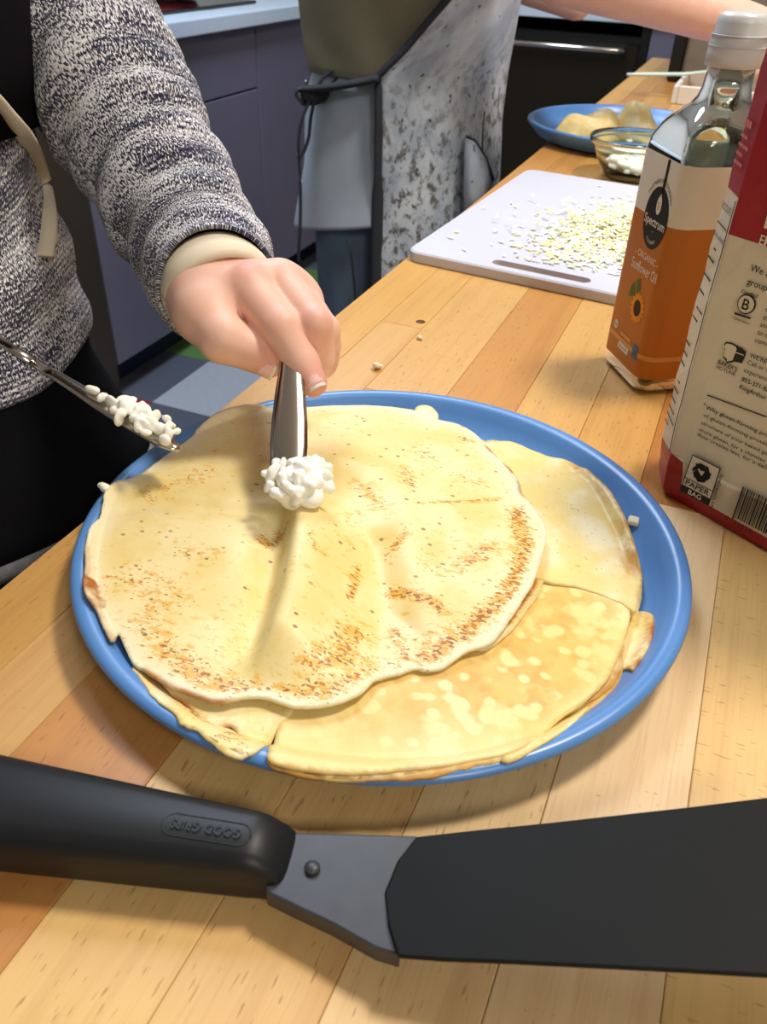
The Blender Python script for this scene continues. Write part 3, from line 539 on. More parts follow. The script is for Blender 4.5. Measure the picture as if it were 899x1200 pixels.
# butter knife held over the crepe
kt = at(337, 574, .043); kh = at(341, 436, .078); kax = kh-kt; kL = np.linalg.norm(kax); kax /= kL
kside = np.cross(kax, (0, 0, 1)); kside /= np.linalg.norm(kside); kn = np.cross(kside, kax)
def knife(name, label, tip, axis, side, nrm, L, width, mat_b, hl=1.0):
    r = thing(name, label, 'knife', tuple(tip))
    rows = []
    for s, w in ((0, .15), (.004, .6), (.012, .92), (.03, 1.0), (.045, .97), (.06, .86), (.075, .72), (.09, .62), (.112, .56)):
        t = .0011; ww = width*w; c = tip+axis*s
        rows.append([c+side*ww*u+nrm*(t*v+.0012*(1-u*u)*w) for u, v in ((-1, 0), (-.82, .6), (-.4, 1.0), (.4, 1.0), (.82, .6), (1, 0), (.4, -1.0), (-.4, -1.0))])
    R = np.array(rows); n, m, _ = R.shape
    F = [(i*m+k_, i*m+(k_+1) % m, (i+1)*m+(k_+1) % m, (i+1)*m+k_) for i in range(n-1) for k_ in range(m)]+[tuple(range(m))[::-1], tuple((n-1)*m+q for q in range(m))]
    bl = keep(mesh('blade', R.reshape(-1, 3), F, mat_b, None, True), r)
    pth = [tip+axis*(.108+(s-.108)*hl) for s in (.108, .118, .13, .16, .19, .205)]
    tube('handle', pth, [width*.55, width*.5, width*.55, width*.72, width*.78, width*.5], M['steel'], r, 12, .55)
    return r
knife('table_knife', 'steel spreading knife in the hand, its tip buried in white cheese', kt-kax*.004, kax, kside, kn, kL, .0098, M['steel'], .36)
cz = at(351, 566, .047); tag(lump('cheese_dollop', cz, .0178, 64, M['cheese'], None, 5, .0009, .0006, .55, 46), 'lumpy white cheese dollop on the tip of the held knife', 'cheese')
# second knife, coming in from the left
k2t = at(210, 528, .046); k2h = at(-40, 376, .082); a2 = k2h-k2t; a2 /= np.linalg.norm(a2); s2 = np.cross(a2, (0, 0, 1)); s2 /= np.linalg.norm(s2); n2 = np.cross(s2, a2)
knife('table_knife', 'steel table knife smeared with cheese reaching in from the left edge', k2t, a2, s2, n2, .2, .0068, M['steel'], 1.75)
c2 = k2t+a2*.026+np.array([0, 0, .005]); g8 = np.random.default_rng(12); tag(sdf_obj('cheese_smear', [('e', c2+a2*float(g8.normal()*.010)+s2*float(g8.normal()*.0036)+np.array([0, 0, float(g8.random()*.004)]), tuple(.0014+.0026*g8.random(3))) for _ in range(60)]+[('e', c2+a2*float(.012+.03*g8.random())+s2*float(g8.normal()*.0015), (.003, .002, .002)) for _ in range(10)], .001, .0008, M['cheese']), 'smear of white cheese on the knife at the left edge', 'cheese')
p = at(124, 573, .0245); tag(lump('cheese_curd', (p[0], p[1], .0258), .0042, 12, M['cheese'], None, 9, .001, .0005), 'shred of white cheese stuck on the left rim of the blue plate', 'cheese')
p = at(743, 608, .016); tag(bmo('cheese_crumb', bxm(p[0]-.003, p[0]+.003, p[1]-.0035, p[1]+.003, plate_z(np.hypot(p[0]-PC[0], p[1]-PC[1]))+.0002, plate_z(np.hypot(p[0]-PC[0], p[1]-PC[1]))+.0035, .0011, 2), M['crumb']), 'tiny pale crumb lying on the right of the blue plate', 'crumb')
for (px, py), s, lab in (((442, 433), .0046, 'larger white cheese crumb on the table above the blue plate'), ((491, 398), .0026, 'small white cheese crumb on the table near the dark knot')):
    p = at(px, py); tag(lump('cheese_crumb', (p[0], p[1], s*.62), s, 9, M['crumb'], None, int(px), .001, .0006, .5), lab, 'crumb')

# ------------------------------------------------------------------ offset turner in front
LX = lambda px, py, z: at(px, py, z)
tr = thing('offset_turner', 'black nylon spatula with a wide blade lying upside down in front of the plate', 'spatula', (-.05, .14, .001))
h0, h1 = (LX(-60, 886, .014)+LX(-60, 1003, .014))/2, (LX(299, 961, .015)+LX(293, 1042, .015))/2
hd = h1-h0; hl = np.linalg.norm(hd); hd /= hl; hs = np.cross(hd, (0, 0, 1)); hs /= np.linalg.norm(hs)
def sq(w, t, zc, c, n=20, e=.55):
    out = []
    for k in range(n+1):
        a = 2*PI*k/n; cx_, sx_ = math.cos(a), math.sin(a); out.append(c+hs*w*np.sign(cx_)*abs(cx_)**e+np.array([0, 0, zc+t*np.sign(sx_)*abs(sx_)**e]))
    return out
w0 = np.linalg.norm(LX(-60, 886, .014)-LX(-60, 1003, .014))*.5; w1 = np.linalg.norm(LX(299, 961, .015)-LX(293, 1042, .015))*.5
base0 = np.array([h0[0], h0[1], 0]); ringsH = [sq(.001, .001, .013, base0-hd*.004)]
for s in np.linspace(0, 1, 26):
    w = w0*.90*(1-s)+w1*.93*s; e = min(1, (s*hl+.003)/.01); ringsH.append(sq(w*e**.3, .0125, .0135, base0+hd*hl*s))
ringsH += [sq(w1*.90, .0118, .0132, base0+hd*(hl+.004)), sq(w1*.86, .009, .0112, base0+hd*(hl+.011)), sq(w1*.8, .004, .0085, base0+hd*(hl+.016)), sq(.0005, .0005, .0085, base0+hd*(hl+.016))]
ho = loft('handle', ringsH, M['spat'], tr)
# recessed oval badge with raised letters
bc = base0+hd*0; ctr = LX(242, 973, .0262); ctr = np.array([ctr[0], ctr[1], .0259]); hv = -hs if np.dot(hs, (0, 1, 0)) < 0 else hs
bl_, bw_ = .0155, .0042; oval = [(math.copysign(bl_-bw_, math.cos(a))+bw_*math.cos(a), bw_*math.sin(a)) for a in np.linspace(0, 2*PI, 28, endpoint=False)]
prism('badge_recess', oval, ctr, hd, hv, (0, 0, 1), .0005, M['black'], tr); tube('badge_rim', np.array([ctr+hd*a+hv*b+np.array([0, 0, .0006]) for a, b in oval+oval[:1]]), .00045, M['spat'], tr, 6)
text('lettering', 'GOOD GRIPS', 0, ctr+hd*.0125-hv*-.0019+np.array([0, 0, .0013]), -hd, -hv, (0, 0, 1), M['spat'], tr, width=.025, h=.0036, bold=.01)
# neck
def slab(name, top_pts, thick, mat, parent, bev=.0008):
    n = len(top_pts); T = [np.array(t) for t in top_pts]; bm = bmesh.new(); vt = [bm.verts.new(tuple(t)) for t in T]; vb = [bm.verts.new((t[0], t[1], t[2]-thick)) for t in T]
    f1 = bm.faces.new(vt); bm.faces.new(vb[::-1]); 
    for i in range(n): bm.faces.new((vt[(i+1) % n], vt[i], vb[i], vb[(i+1) % n]))
    bmesh.ops.triangulate(bm, faces=[f for f in bm.faces if len(f.verts) > 4]); o = bmo(name, bm, mat)
    if bev: md = o.modifiers.new('bevel', 'BEVEL'); md.width = bev; md.segments = 2; md.limit_method = 'ANGLE'; md.angle_limit = .6
    return keep(o, parent)
na, nb, nc = LX(330, 975, .0165), LX(490, 979, .0195), LX(470, 1120, .0195); nn_ = np.cross(nb-na, nc-na); Cn = np.array([0, 0, H])
slab('neck', [Cn+(q_-Cn)*(((na-Cn)@nn_)/((q_-Cn)@nn_)) for q_ in [LX(305, 969, .0165), LX(340, 975, .0165), LX(420, 977, .0175), LX(490, 979, .0195), LX(470, 1005, .0195), LX(455, 1045, .0195), LX(458, 1080, .0195), LX(470, 1120, .0195), LX(440, 1111, .019), LX(390, 1083, .0175), LX(345, 1062, .0165), LX(312, 1046, .0165)]], .0085, M['spat_neck'], tr)
rv = LX(366, 1018, .0178); lathe('rivet', [(0, .0016), (.0022, .0015), (.0027, .0008), (.0027, -.001), (0, -.001)], 18, M['spat_neck'], tuple(rv), tr)
def zb(x): return .019+(x-450)/450*.021
bt = [(488, 980), (560, 972), (640, 964), (720, 955), (810, 945), (899, 934), (985, 923), (1000, 930), (1006, 1040), (1000, 1140), (985, 1147), (899, 1143), (800, 1137), (700, 1132), (600, 1127), (520, 1124), (467, 1120), (455, 1082), (451, 1045), (466, 1008)]
pa, pb_, pc_ = LX(488, 980, zb(488)), LX(899, 934, zb(899)), LX(899, 1143, zb(899)); pn_ = np.cross(pb_-pa, pc_-pa); Cm = np.array([0, 0, H])
slab('blade', [Cm+ray(x, y)*(((pa-Cm)@pn_)/(ray(x, y)@pn_)) for x, y in bt], .0022, M['spat_blade'], tr, .0006)

# ------------------------------------------------------------------ oil bottle
bu = np.array([math.cos(math.radians(124)), math.sin(math.radians(124)), 0]); bv = np.array([bu[1], -bu[0], 0])      # along the front label, and away from it
BC = np.array([-.0290, .576, 0])+.0335*bu+.0335*bv
def rsq(hw, rc, z, n=7):
    out = []
    for cxs, cys, a0 in ((1, 1, 0), (-1, 1, PI/2), (-1, -1, PI), (1, -1, 1.5*PI)):
        for k in range(n):
            a = a0+PI/2*k/(n-1); out.append(BC+bu*(cxs*(hw-rc)+rc*math.cos(a))+bv*(cys*(hw-rc)+rc*math.sin(a))+np.array([0, 0, z]))
    return out
def rings_mesh(name, rings, mat, parent, cap0=True, cap1=True, flip=False, smooth=True):
    R = np.array(rings); n, m, _ = R.shape
    F = [(i*m+k, i*m+(k+1) % m, (i+1)*m+(k+1) % m, (i+1)*m+k) for i in range(n-1) for k in range(m)]
    if cap0: F.append(tuple(range(m))[::-1])
    if cap1: F.append(tuple((n-1)*m+k for k in range(m)))
    if flip: F = [f[::-1] for f in F]
    o = mesh(name, R.reshape(-1, 3), F, mat, None, smooth); 
    return keep(o, parent) if parent else o
bot = thing('oil_bottle', 'square glass bottle of sunflower oil with an orange and white label beside the flour bag', 'bottle', tuple(BC))
OUTR = [(.026, .012, .0004), (.0305, .0105, .0012), (.0330, .0115, .004), (.0335, .0115, .010), (.0335, .0115, .160), (.0330, .0145, .168), (.0305, .0185, .177), (.0260, .0190, .184), (.0205, .0170, .189), (.0165, .0150, .194), (.0148, .0140, .200), (.0143, .0138, .212)]
INR = [(.024, .012, .0030), (.0300, .0085, .0060), (.0306, .0085, .160), (.0300, .0145, .167), (.0276, .0165, .1755), (.0232, .0170, .182), (.0180, .0150, .187), (.0138, .0130, .1935), (.0122, .0118, .200), (.0118, .0116, .212)]
ro = [rsq(*t) for t in OUTR]; ri = [rsq(*t) for t in INR][::-1]
rings_mesh('glass_body', ro+ri, M['glass'], bot)
rings_mesh('oil', [rsq(.0237, .0117, .0033), rsq(.0297, .0082, .0063), rsq(.0303, .0082, .026)], M['oil'], bot)
# label wrapped round the body: tan stripe, orange field, white top, open at the back
def wrap(name, z0, z1, mat, off, wave=0.0):
    per = rsq(.0335+off, .0115+off, 0, 10); per = per[24:]+per[:18]; m = len(per); rows = []
    for t in (0, 1):
        rows.append([p+np.array([0, 0, (z0 if not t else z1)+(wave*math.sin(k/m*PI) if t else 0)]) for k, p in enumerate(per)])
    V = np.array(rows).reshape(-1, 3); F = [(k, k+1, m+k+1, m+k) for k in range(m-1)]
    o = mesh(name, V, F, mat, None, True); md = o.modifiers.new('paper', 'SOLIDIFY'); md.thickness = .00015; md.offset = 0; return keep(o, bot)
per_full = rsq(.0337, .0152, 0, 10)
def band(name, z0, z1, mat, off):
    a = rsq(.0335+off, .0115+off, z0, 10); b = rsq(.0335+off, .0115+off, z1, 10); return rings_mesh(name, [a, b], mat, bot, False, False)
LO_ = band('label_orange_field', .0125, .121, M['laborange'], .0002); LW_ = band('label_white_field', .121, .1600, M['labwhite'], .0002); band('label_stripe', .0265, .0300, M['labtan'], .00035)
bottle_root = bot; bot = LO_; fo = BC-bv*.0335-bu*.0065; tx = -bu; nz = -bv                       # front label plane: text runs along tx, faces nz
def lab(name, body, x, z, h, mat, width=None, bold=0.0, bend=None, align='CENTER'): return text(name, body, 0, fo+tx*x+np.array([0, 0, z]), tx, np.array([0, 0, 1.]), nz, mat, bot, width, bold, align, h, .0006, bend)
def disc(name, x, z, rx, rz, mat, lift, parent=None, fp=None, n=36):
    o0, ux, nn, par = fp or (fo, tx, nz, bot)
    return prism(name, [(x+rx*math.cos(a), z+rz*math.sin(a)) for a in np.linspace(0, 2*PI, n, endpoint=False)], o0+nn*lift, ux, (0, 0, 1), nn, .0001, mat, par)
disc('emblem_disc', .001, .1215, .0160, .0205, M['ink'], .0004)
prism('emblem_spoon', [(.0012, .137), (.0042, .137), (.0046, .1595), (.0014, .1595)], fo+nz*.0004, tx, (0, 0, 1), nz, .0001, M['ink'], bot)
disc('spoon_bowl', .0022, .1303, .0032, .0060, M['labwhite'], .0006)
prism('spoon_stem', [(.0018, .136), (.0027, .136), (.0030, .1375), (.0015, .1375)], fo+nz*.0006, tx, (0, 0, 1), nz, .0001, M['labwhite'], bot)
for dx, dz in ((-.0006, .0015), (.0007, -.0005), (-.0003, -.0022)): disc('spoon_seed', .0022+dx, .1303+dz, .0006, .0008, M['laborange'], .0008, n=8)
lab('lettering', 'Spectrum', .001, .1160, .0060, M['labwhite'], .0285, .012)
lab('lettering', '-', .001, .1115, .003, M['labwhite'], None, .01)
def arc(R, cz, sgn):                          # bend lettering round the emblem
    def f(X, Y):
        a = X/R; rr = R+(Y if sgn > 0 else -Y); return rr*np.sin(a)*.78, (cz+sgn*rr*np.cos(a))
    return f
lab('lettering', 'PARTNERS IN COOKING', .001, 0, .0026, M['ink'], .046, .004, arc(.0228, .1215, 1)); lab('lettering', 'CULINARY', .001, 0, .0024, M['labwhite'], .0175, 0, arc(.0158, .120, -1))
lab('lettering', '- ORGANIC -', .001, .0925, .0046, M['paperink'], .034, .004); lab('lettering', 'Sunflower Oil', .001, .0825, .0072, M['paperink'], .038, .006)
for k in range(15):
    a = 2*PI*k/15+.1; c, s = math.cos(a), math.sin(a); q = (.003, .0585)
    prism('petal', [(q[0]+c*.0045-s*.0017, q[1]+s*.0050+c*.0017), (q[0]+c*.0086-s*.0015, q[1]+s*.0095+c*.0015), (q[0]+c*.0108, q[1]+s*.0118), (q[0]+c*.0086+s*.0015, q[1]+s*.0095-c*.0015), (q[0]+c*.0045+s*.0017, q[1]+s*.0050-c*.0017)], fo+nz*(.0004+.00003*(k % 2)), tx, (0, 0, 1), nz, .0001, M['petal'], bot)
disc('flower_center', .003, .0585, .0052, .0060, M['seed'], .0006)
for q in ([(-.004, .064), (-.013, .062), (-.0125, .070), (-.008, .0745)], [(-.003, .067), (-.006, .0765), (-.001, .079), (.002, .071)]): prism('flower_leaf', q, fo+nz*.00035, tx, (0, 0, 1), nz, .0001, M['leaf'], bot)
disc('round_badge', -.0225, .036, .0032, .0032, M['labwhite'], .0004); lab('lettering', 'USDA', -.0225, .0352, .0017, M['leaf'], .005, .01)
prism('label_panel', [(-.013, .0215), (.0035, .0215), (.0035, .0265), (-.013, .0265)], fo+nz*.0005, tx, (0, 0, 1), nz, .0001, M['labwhite'], bot); lab('lettering', 'HIGH HEAT', -.0048, .0228, .0022, M['seed'], .0125, .01)
prism('small_panel', [(-.013, .0315), (.004, .0315), (.004, .0345), (-.013, .0345)], fo+nz*.0005, tx, (0, 0, 1), nz, .0001, M['labtan'], bot)
prism('blue_badge', [(.009, .0235), (.0165, .0235), (.0165, .034), (.009, .034)], fo+nz*.0005, tx, (0, 0, 1), nz, .0001, M['bluebadge'], bot); prism('badge_leaf', [(.0105, .0265), (.0135, .0305), (.0155, .0275), (.0125, .0255)], fo+nz*.0007, tx, (0, 0, 1), nz, .0001, M['leaf'], bot)
bot = bottle_root; lathe('cap', [(0, .2415), (.0120, .2415), (.0148, .2395), (.0152, .2370), (.0155, .2365), (.0155, .2300), (.0165, .2285), (.0168, .2240), (.0170, .2200), (.0172, .2125), (.0150, .2120), (.0148, .2122), (.0, .2122)], 40, M['cap'], (BC[0], BC[1], 0), bot)
for z in (.2295, .2235): lathe('cap_ridge', [(.0164, -.0006), (.0175, 0), (.0164, .0006), (.0164, -.0006)], 40, M['cap'], (BC[0], BC[1], z), bot)

# ------------------------------------------------------------------ flour bag
ba = math.radians(-28); bd = np.array([math.cos(ba), math.sin(ba), 0]); bn = np.array([-bd[1], bd[0], 0]); B0 = np.array([.0035, .4500, 0])
sec = [(0, 0), (.0115, -.0012), (.040, -.0022), (.075, -.0024), (.110, -.0016), (.124, .001), (.133, .010), (.140, .03), (.139, .055), (.132, .075), (.122, .083), (.08, .087), (.04, .086), (.006, .082), (-.010, .070), (-.0195, .050), (-.0205, .030), (-.0150, .0145)]
bag = thing('flour_bag', 'red and cream paper flour bag standing at the right edge', 'bag', tuple(B0+bd*.06+bn*.04))
def bagring(z):
    sc = np.interp(z, [0, .004, .02, .05, .12, .2, .25], [.90, .965, .985, 1.0, 1.01, 1.0, .985]); crx = .0012*math.sin(z*160)+.0007*math.sin(z*411)
    c = np.array([.06, .042]); pts = []
    for k, (a, b) in enumerate(sec):
        q = c+(np.array([a, b])-c)*sc; w = crx*(1 if k % 3 else -.6)*(1 if k > 5 or z < .03 else .25); pts.append(B0+bd*(q[0])+bn*(q[1]+w)+np.array([0, 0, z]))
    return pts
ZS = [0, .002, .005, .010, .0155, .022, .0295, .0305, .04, .055, .07, .085, .10, .115, .13, .145, .157, .158, .17, .1745, .1755, .185, .20, .215, .23, .245]
rg = [bagring(z) for z in ZS]; m_ = len(sec); Vb = np.array(rg).reshape(-1, 3); Fb = []; Mi = []
for i in range(len(ZS)-1):
    zc = (ZS[i]+ZS[i+1])/2
    for k in range(m_):
        Fb.append((i*m_+k, i*m_+(k+1) % m_, (i+1)*m_+(k+1) % m_, (i+1)*m_+k))
        front = k in (0, 1, 2, 3, 4); side = k >= 13
        red = zc > (.1575 if front else .175) or zc < (.0085 if front and k > 0 else .030 if not side or k == 17 else .022) or (k == 0 and zc < .030)
        Mi.append(1 if red else 0)
Fb.append(tuple(range(m_))[::-1]); Mi.append(1); Fb.append(tuple((len(ZS)-1)*m_+k for k in range(m_))); Mi.append(1)
bo = mesh('paper_body', Vb, Fb, [M['bagwhite'], M['bagred']], None, False); bo.data.polygons.foreach_set('material_index', Mi); keep(bo, bag)
md = bo.modifiers.new('soft', 'BEVEL'); md.width = .0016; md.segments = 2; md.limit_method = 'ANGLE'; md.angle_limit = .35
tf = thing  # the rolled top of the bag, above the picture
o = mesh('rolled_top', np.array([p+bn*0 for p in [B0+bd*.0+bn*.03+np.array([0, 0, .2449]), B0+bd*.125+bn*.03+np.array([0, 0, .2449]), B0+bd*.125+bn*.055+np.array([0, 0, .2449]), B0+bd*0+bn*.055+np.array([0, 0, .2449]), B0+bd*.0+bn*.034+np.array([0, 0, .262]), B0+bd*.125+bn*.034+np.array([0, 0, .262]), B0+bd*.125+bn*.051+np.array([0, 0, .262]), B0+bd*0+bn*.051+np.array([0, 0, .262])]]), [(0, 1, 5, 4), (1, 2, 6, 5), (2, 3, 7, 6), (3, 0, 4, 7), (4, 5, 6, 7), (3, 2, 1, 0)], M['bagred']); keep(o, bag)
bag = bo; FO = B0-bn*.0024; FN = -bn; ZU = np.array([0, 0, 1.])
def bagp(px, py):                             # photograph point to (along, height) on the bag's front
    r = ray(px, py); C = np.array([0, 0, H]); t = ((FO-C)@FN)/(r@FN); p = C+r*t; return (p-FO)@bd, p[2]
def bt_(px, py, body, h, width=None, bold=.006, mat='ink', al='LEFT'):
    a, z = bagp(px, py); text('lettering', body, 0, FO+bd*a+ZU*z, bd, ZU, FN, M[mat], bag, width, bold, al, h, .0016)
def bpoly(name, pts, mat, lift=.0015): return prism(name, pts, FO+FN*lift, bd, ZU, FN, .0001, M[mat], bag)
def bpx(name, pts, mat, lift=.0015): return bpoly(name, [bagp(*p) for p in pts], mat, lift)
def bline(name, p, q, w, mat='ink', lift=.0016):
    (a, b), (c, d) = bagp(*p), bagp(*q); L = math.hypot(c-a, d-b); nx, ny = -(d-b)/L*w/2, (c-a)/L*w/2; return bpoly(name, [(a-nx, b-ny), (c-nx, d-ny), (c+nx, d+ny), (a+nx, b+ny)], mat, lift)
bt_(888, 264, '100%', .0125, None, .03, 'paperink'); bt_(888, 286, 'EMPLOYEE-OWNED', .0046, .046, .012, 'paperink')
bt_(879, 317, 'We are', .0033, None); bt_(875, 333, 'group of', .0033, None)
bt_(868, 343, 'Certified', .0019, .0092, .012)
a, z = bagp(874.5, 356.5)
fpB = (FO, bd, FN, bag)
disc('emblem_ring', a, z, .0050, .0050, M['ink'], .0014, fp=fpB); disc('emblem_field', a, z, .0043, .0043, M['bagwhite'], .0016, fp=fpB)
text('lettering', 'B', 0, FO+bd*a+ZU*(z-.0027), bd, ZU, FN, M['ink'], bag, None, .008, 'CENTER', .0054, .0018)
bline('emblem_bar', (861, 367), (880, 373), .0009); bt_(859, 373.5, 'Corporation', .0013, .0094, .006)
for px, py, s in ((897, 364, 'company'), (894, 374, 'that uses'), (891, 382, 'and does'), (888, 391, 'to create'), (885, 400, 'community')): bt_(px, py, s, .0024, None, .004)
# bread-slice speech bubble
bx0, bz0 = bagp(847, 418)
sl = [(0, .0002), (-.0004, .0065), (-.0016, .0085), (-.0006, .0108), (.003, .0116), (.0075, .0112), (.0090, .0095), (.0085, .0075), (.0082, -.0005), (.0052, -.0012), (.0040, -.0030), (.0034, -.0008)]
bpoly('icon_outline', [(bx0+a_*.74*1.08, bz0+b_*.74*1.05-.0002) for a_, b_ in sl], 'ink', .0014); bpoly('icon_field', [(bx0+.0005+a_*.66, bz0+.0005+b_*.66) for a_, b_ in sl], 'bagwhite', .0016)
bpoly('icon_loaf', [(bx0+.74*x_, bz0+.74*z_) for x_, z_ in ((.0083, -.0002), (.0153, .0010), (.0160, .0072), (.0156, .0098), (.012, .0112), (.0072, .0114), (.0092, .0095), (.0085, .0073))], 'ink', .0015)
bpoly('icon_slot', [(bx0+.0065, bz0+.0049), (bx0+.0112, bz0+.0051), (bx0+.0112, bz0+.0055), (bx0+.0065, bz0+.0054)], 'bagwhite', .0017)
bt_(840.5, 426, "BAKER'S", .0023, .0118, .014); bt_(838.5, 431.5, 'HOTLINE', .0021, .0118, .002)
for px, py, s, b in ((879, 418, "WE'RE HERE", .01), (876, 426, 'Call or chat', .003), (872, 435.5, 'experienced', .003), (869, 446, '855-371-BAKE', .014), (866, 455, 'KingArthur', .012)): bt_(px, py, s, .0024, None, b)
bline('rule', (829, 463), (899, 488), .0006)
bt_(824, 476, '*', .0022, None, .01); bt_(827, 479, 'Why gluten-forming protein?', .0022, .0455, .012)
for px, py, s, w in ((824, 488, 'of gluten-forming protein in', .0445), (821, 497, 'structure of your baked goods', .0465), (818.5, 505, 'more gluten, for a chewier str', .0465), (816.5, 511, 'flour creates less, for a delicate', .0495)): bt_(px, py, s, .0021, w, .004)
# recycling mark
A0 = bagp(798, 575); ux_, uz_ = .0195, .0238
A0 = (bagp(799, 572)[0], .0125)
def rc(a, b): return (A0[0]+a*.0195, A0[1]+b*.0255)
bpoly('mark_border', [rc(0, 0), rc(1, 0), rc(1, 1), rc(.06, 1)], 'ink', .0014); bpoly('mark_field', [rc(.03, .025), rc(.97, .025), rc(.97, .98), rc(.09, .98)], 'bagwhite', .0016)
bpoly('mark_bar', [rc(0, 0), rc(1, 0), rc(1, .185), rc(0, .185)], 'ink', .0018); bpoly('mark_line', [rc(0, .385), rc(1, .385), rc(1, .40), rc(0, .40)], 'ink', .0018)
text('lettering', 'PAPER', 0, FO+bd*rc(.5, 0)[0]+ZU*rc(0, .23)[1], bd, ZU, FN, M['ink'], bag, .0155, .008, 'CENTER', .0034, .0019); text('lettering', 'BAG', 0, FO+bd*rc(.5, 0)[0]+ZU*rc(0, .035)[1], bd, ZU, FN, M['paperink'], bag, .0085, .008, 'CENTER', .0032, .0021)
mc = rc(.5, .69)
for k in range(3):
    an = 2*PI*k/3
    for q in ([(-.0030, .0058), (.0006, .0058), (.0026, .0022), (-.0010, .0003+.0008), (-.0016, .0030)], [(.0012, .0058), (.0030, .0058), (.0052, .0022), (.0064, .0028), (.0056, -.0012), (.0018, -.0002), (.0030, .0009)]):
        bpoly('arrow', [(mc[0]+(x*math.cos(an)+y*math.sin(an))*.92, mc[1]+(-x*math.sin(an)+y*math.cos(an))*.92) for x, y in q], 'ink', .0019)
text('lettering', 'how2recycle.info', 0, FO+bd*(A0[0]+.0205)+ZU*(A0[1]+.0225), -ZU, bd, FN, M['ink'], bag, .0235, .008, 'LEFT', .0021, .0018)
# barcode with its digits
bc0 = A0[0]+.0345; xx = bc0; g2 = np.random.default_rng(3)
for k in range(24):
    w = float(g2.choice([.0003, .0003, .0006, .0009])); zb_ = A0[1]-.0005 if k in (0, 1) else A0[1]+.0012
    bpoly('barcode_bar', [(xx, zb_), (xx+w, zb_), (xx+w, A0[1]+.0215), (xx, A0[1]+.0215)], 'ink', .0016); xx += w+float(g2.choice([.0003, .0004, .0007]))
for x, s in ((-.0038, '0'), (.0016, '7'), (.0040, '1'), (.0064, '0'), (.0088, '1'), (.0112, '2')): text('lettering', s, 0, FO+bd*(bc0+x)+ZU*(A0[1]-.0030), bd, ZU, FN, M['ink'], bag, None, .006, 'LEFT', .0024, .0018)
# the side panel's print: heading, rule and lines too small to read
sa = np.array([-.015, .0145]); sl_ = math.hypot(*sa); sdir = -(bd*sa[0]+bn*sa[1])/sl_; sn = np.cross(sdir, ZU); SO = B0+bd*sa[0]+bn*sa[1]+sn*.0008
def sp_(name, x0, x1, z0, z1, mat): return prism(name, [(x0, z0), (x1, z0), (x1, z1), (x0, z1)], SO, sdir, ZU, sn, .0002, M[mat], bag)
text('lettering', 'CHOCOLATE', 0, SO+ZU*.166+sdir*.001, sdir, ZU, sn, M['ink'], bag, .0175, .01, 'LEFT', .0034, .0004)
sp_('side_rule', .001, .0175, .1585, .1591, 'ink'); text('lettering', 'butter, softened', 0, SO+ZU*.152+sdir*.001, sdir, ZU, sn, M['ink'], bag, .0185, .002, 'LEFT', .0027, .0004)
g2 = np.random.default_rng(11)
for k, z in enumerate((.146, .140, .131, .122, .113, .107, .092, .086, .080, .069, .063, .057, .051, .046, .041)):
    x = .001
    while x < .006+.010*g2.random(): w = .0012+.003*g2.random(); sp_('fine_print', x, x+w, z, z+.0009, 'ink'); x += w+.0008
for k, z in enumerate((.205, .200, .196, .192, .188)):
    x = 0.002
    while x < .010+.006*g2.random(): w = .0015+.003*g2.random(); sp_('pink_print', x, x+w, z, z+(.003 if k == 0 else .0014), 'pinkink'); x += w+.0009
tube('panel_line', [np.array(bagring(z)[0])-bd*.0004-bn*.0007 for z in np.linspace(.03, .174, 20)], .00025, M['ink'], bag, 5)

# lay the front print down on the paper itself
from mathutils.bvhtree import BVHTree
bvh = BVHTree.FromPolygons([v.co for v in bo.data.vertices], [tuple(p.vertices) for p in bo.data.polygons])
for o in bo.children:
    cs = np.array([v.co for v in o.data.vertices]); dn = (cs-FO)@FN
    if not len(cs) or dn.min() < .0008 or dn.max() > .004 or ((cs-FO)@bd).min() < .003 or cs[:, 2].max() < .042: continue
    for i, v in enumerate(o.data.vertices):
        h = bvh.ray_cast(v.co+Vector(FN*.02), Vector(-FN))
        if h[0] is not None: v.co = h[0]+Vector(FN*(.0003+max(dn[i]-.0014, 0)*2.2))
    o.data.update()

# ------------------------------------------------------------------ cutting board, cheese, bowl, far plate scraps
ang = math.radians(-6.5); cb0 = np.array([-.290, .774, 0]); cu_ = np.array([math.cos(ang), math.sin(ang), 0]); cv_ = np.array([-math.sin(ang)*-.55+.0, 1, 0]); cv_ = np.array([.058, .998, 0])
def cbp(a, b, z=0.0): return cb0+cu_*a+cv_*b+np.array([0, 0, z])
def rrect(x0, x1, y0, y1, r, n=6):
    return [(cx_+r*math.cos(a0+PI/2*k/n), cy_+r*math.sin(a0+PI/2*k/n)) for cx_, cy_, a0 in ((x1-r, y1-r, 0), (x0+r, y1-r, PI/2), (x0+r, y0+r, PI), (x1-r, y0+r, 1.5*PI)) for k in range(n+1)]
outer = rrect(0, .285, 0, .398, .014); hole = rrect(.088, .188, .011, .026, .0074)
bm = bmesh.new(); TH = .011
def loop(pts, z): return [bm.verts.new(tuple(cbp(a, b, z))) for a, b in pts]
def shr(pts, d):
    c = np.mean(pts, 0); return [(a-d*np.sign(a-c[0]), b-d*np.sign(b-c[1])) for a, b in pts]
L0, L1, L2 = loop(outer, .0006), loop(outer, TH-.0016), loop(shr(outer, .0016), TH); H0, H1 = loop(hole, .0006), loop(hole, TH)
def strip(A, B):
    for k in range(len(A)): bm.faces.new((A[k], A[(k+1) % len(A)], B[(k+1) % len(B)], B[k]))
strip(L0, L1); strip(L1, L2); strip(H1, H0)
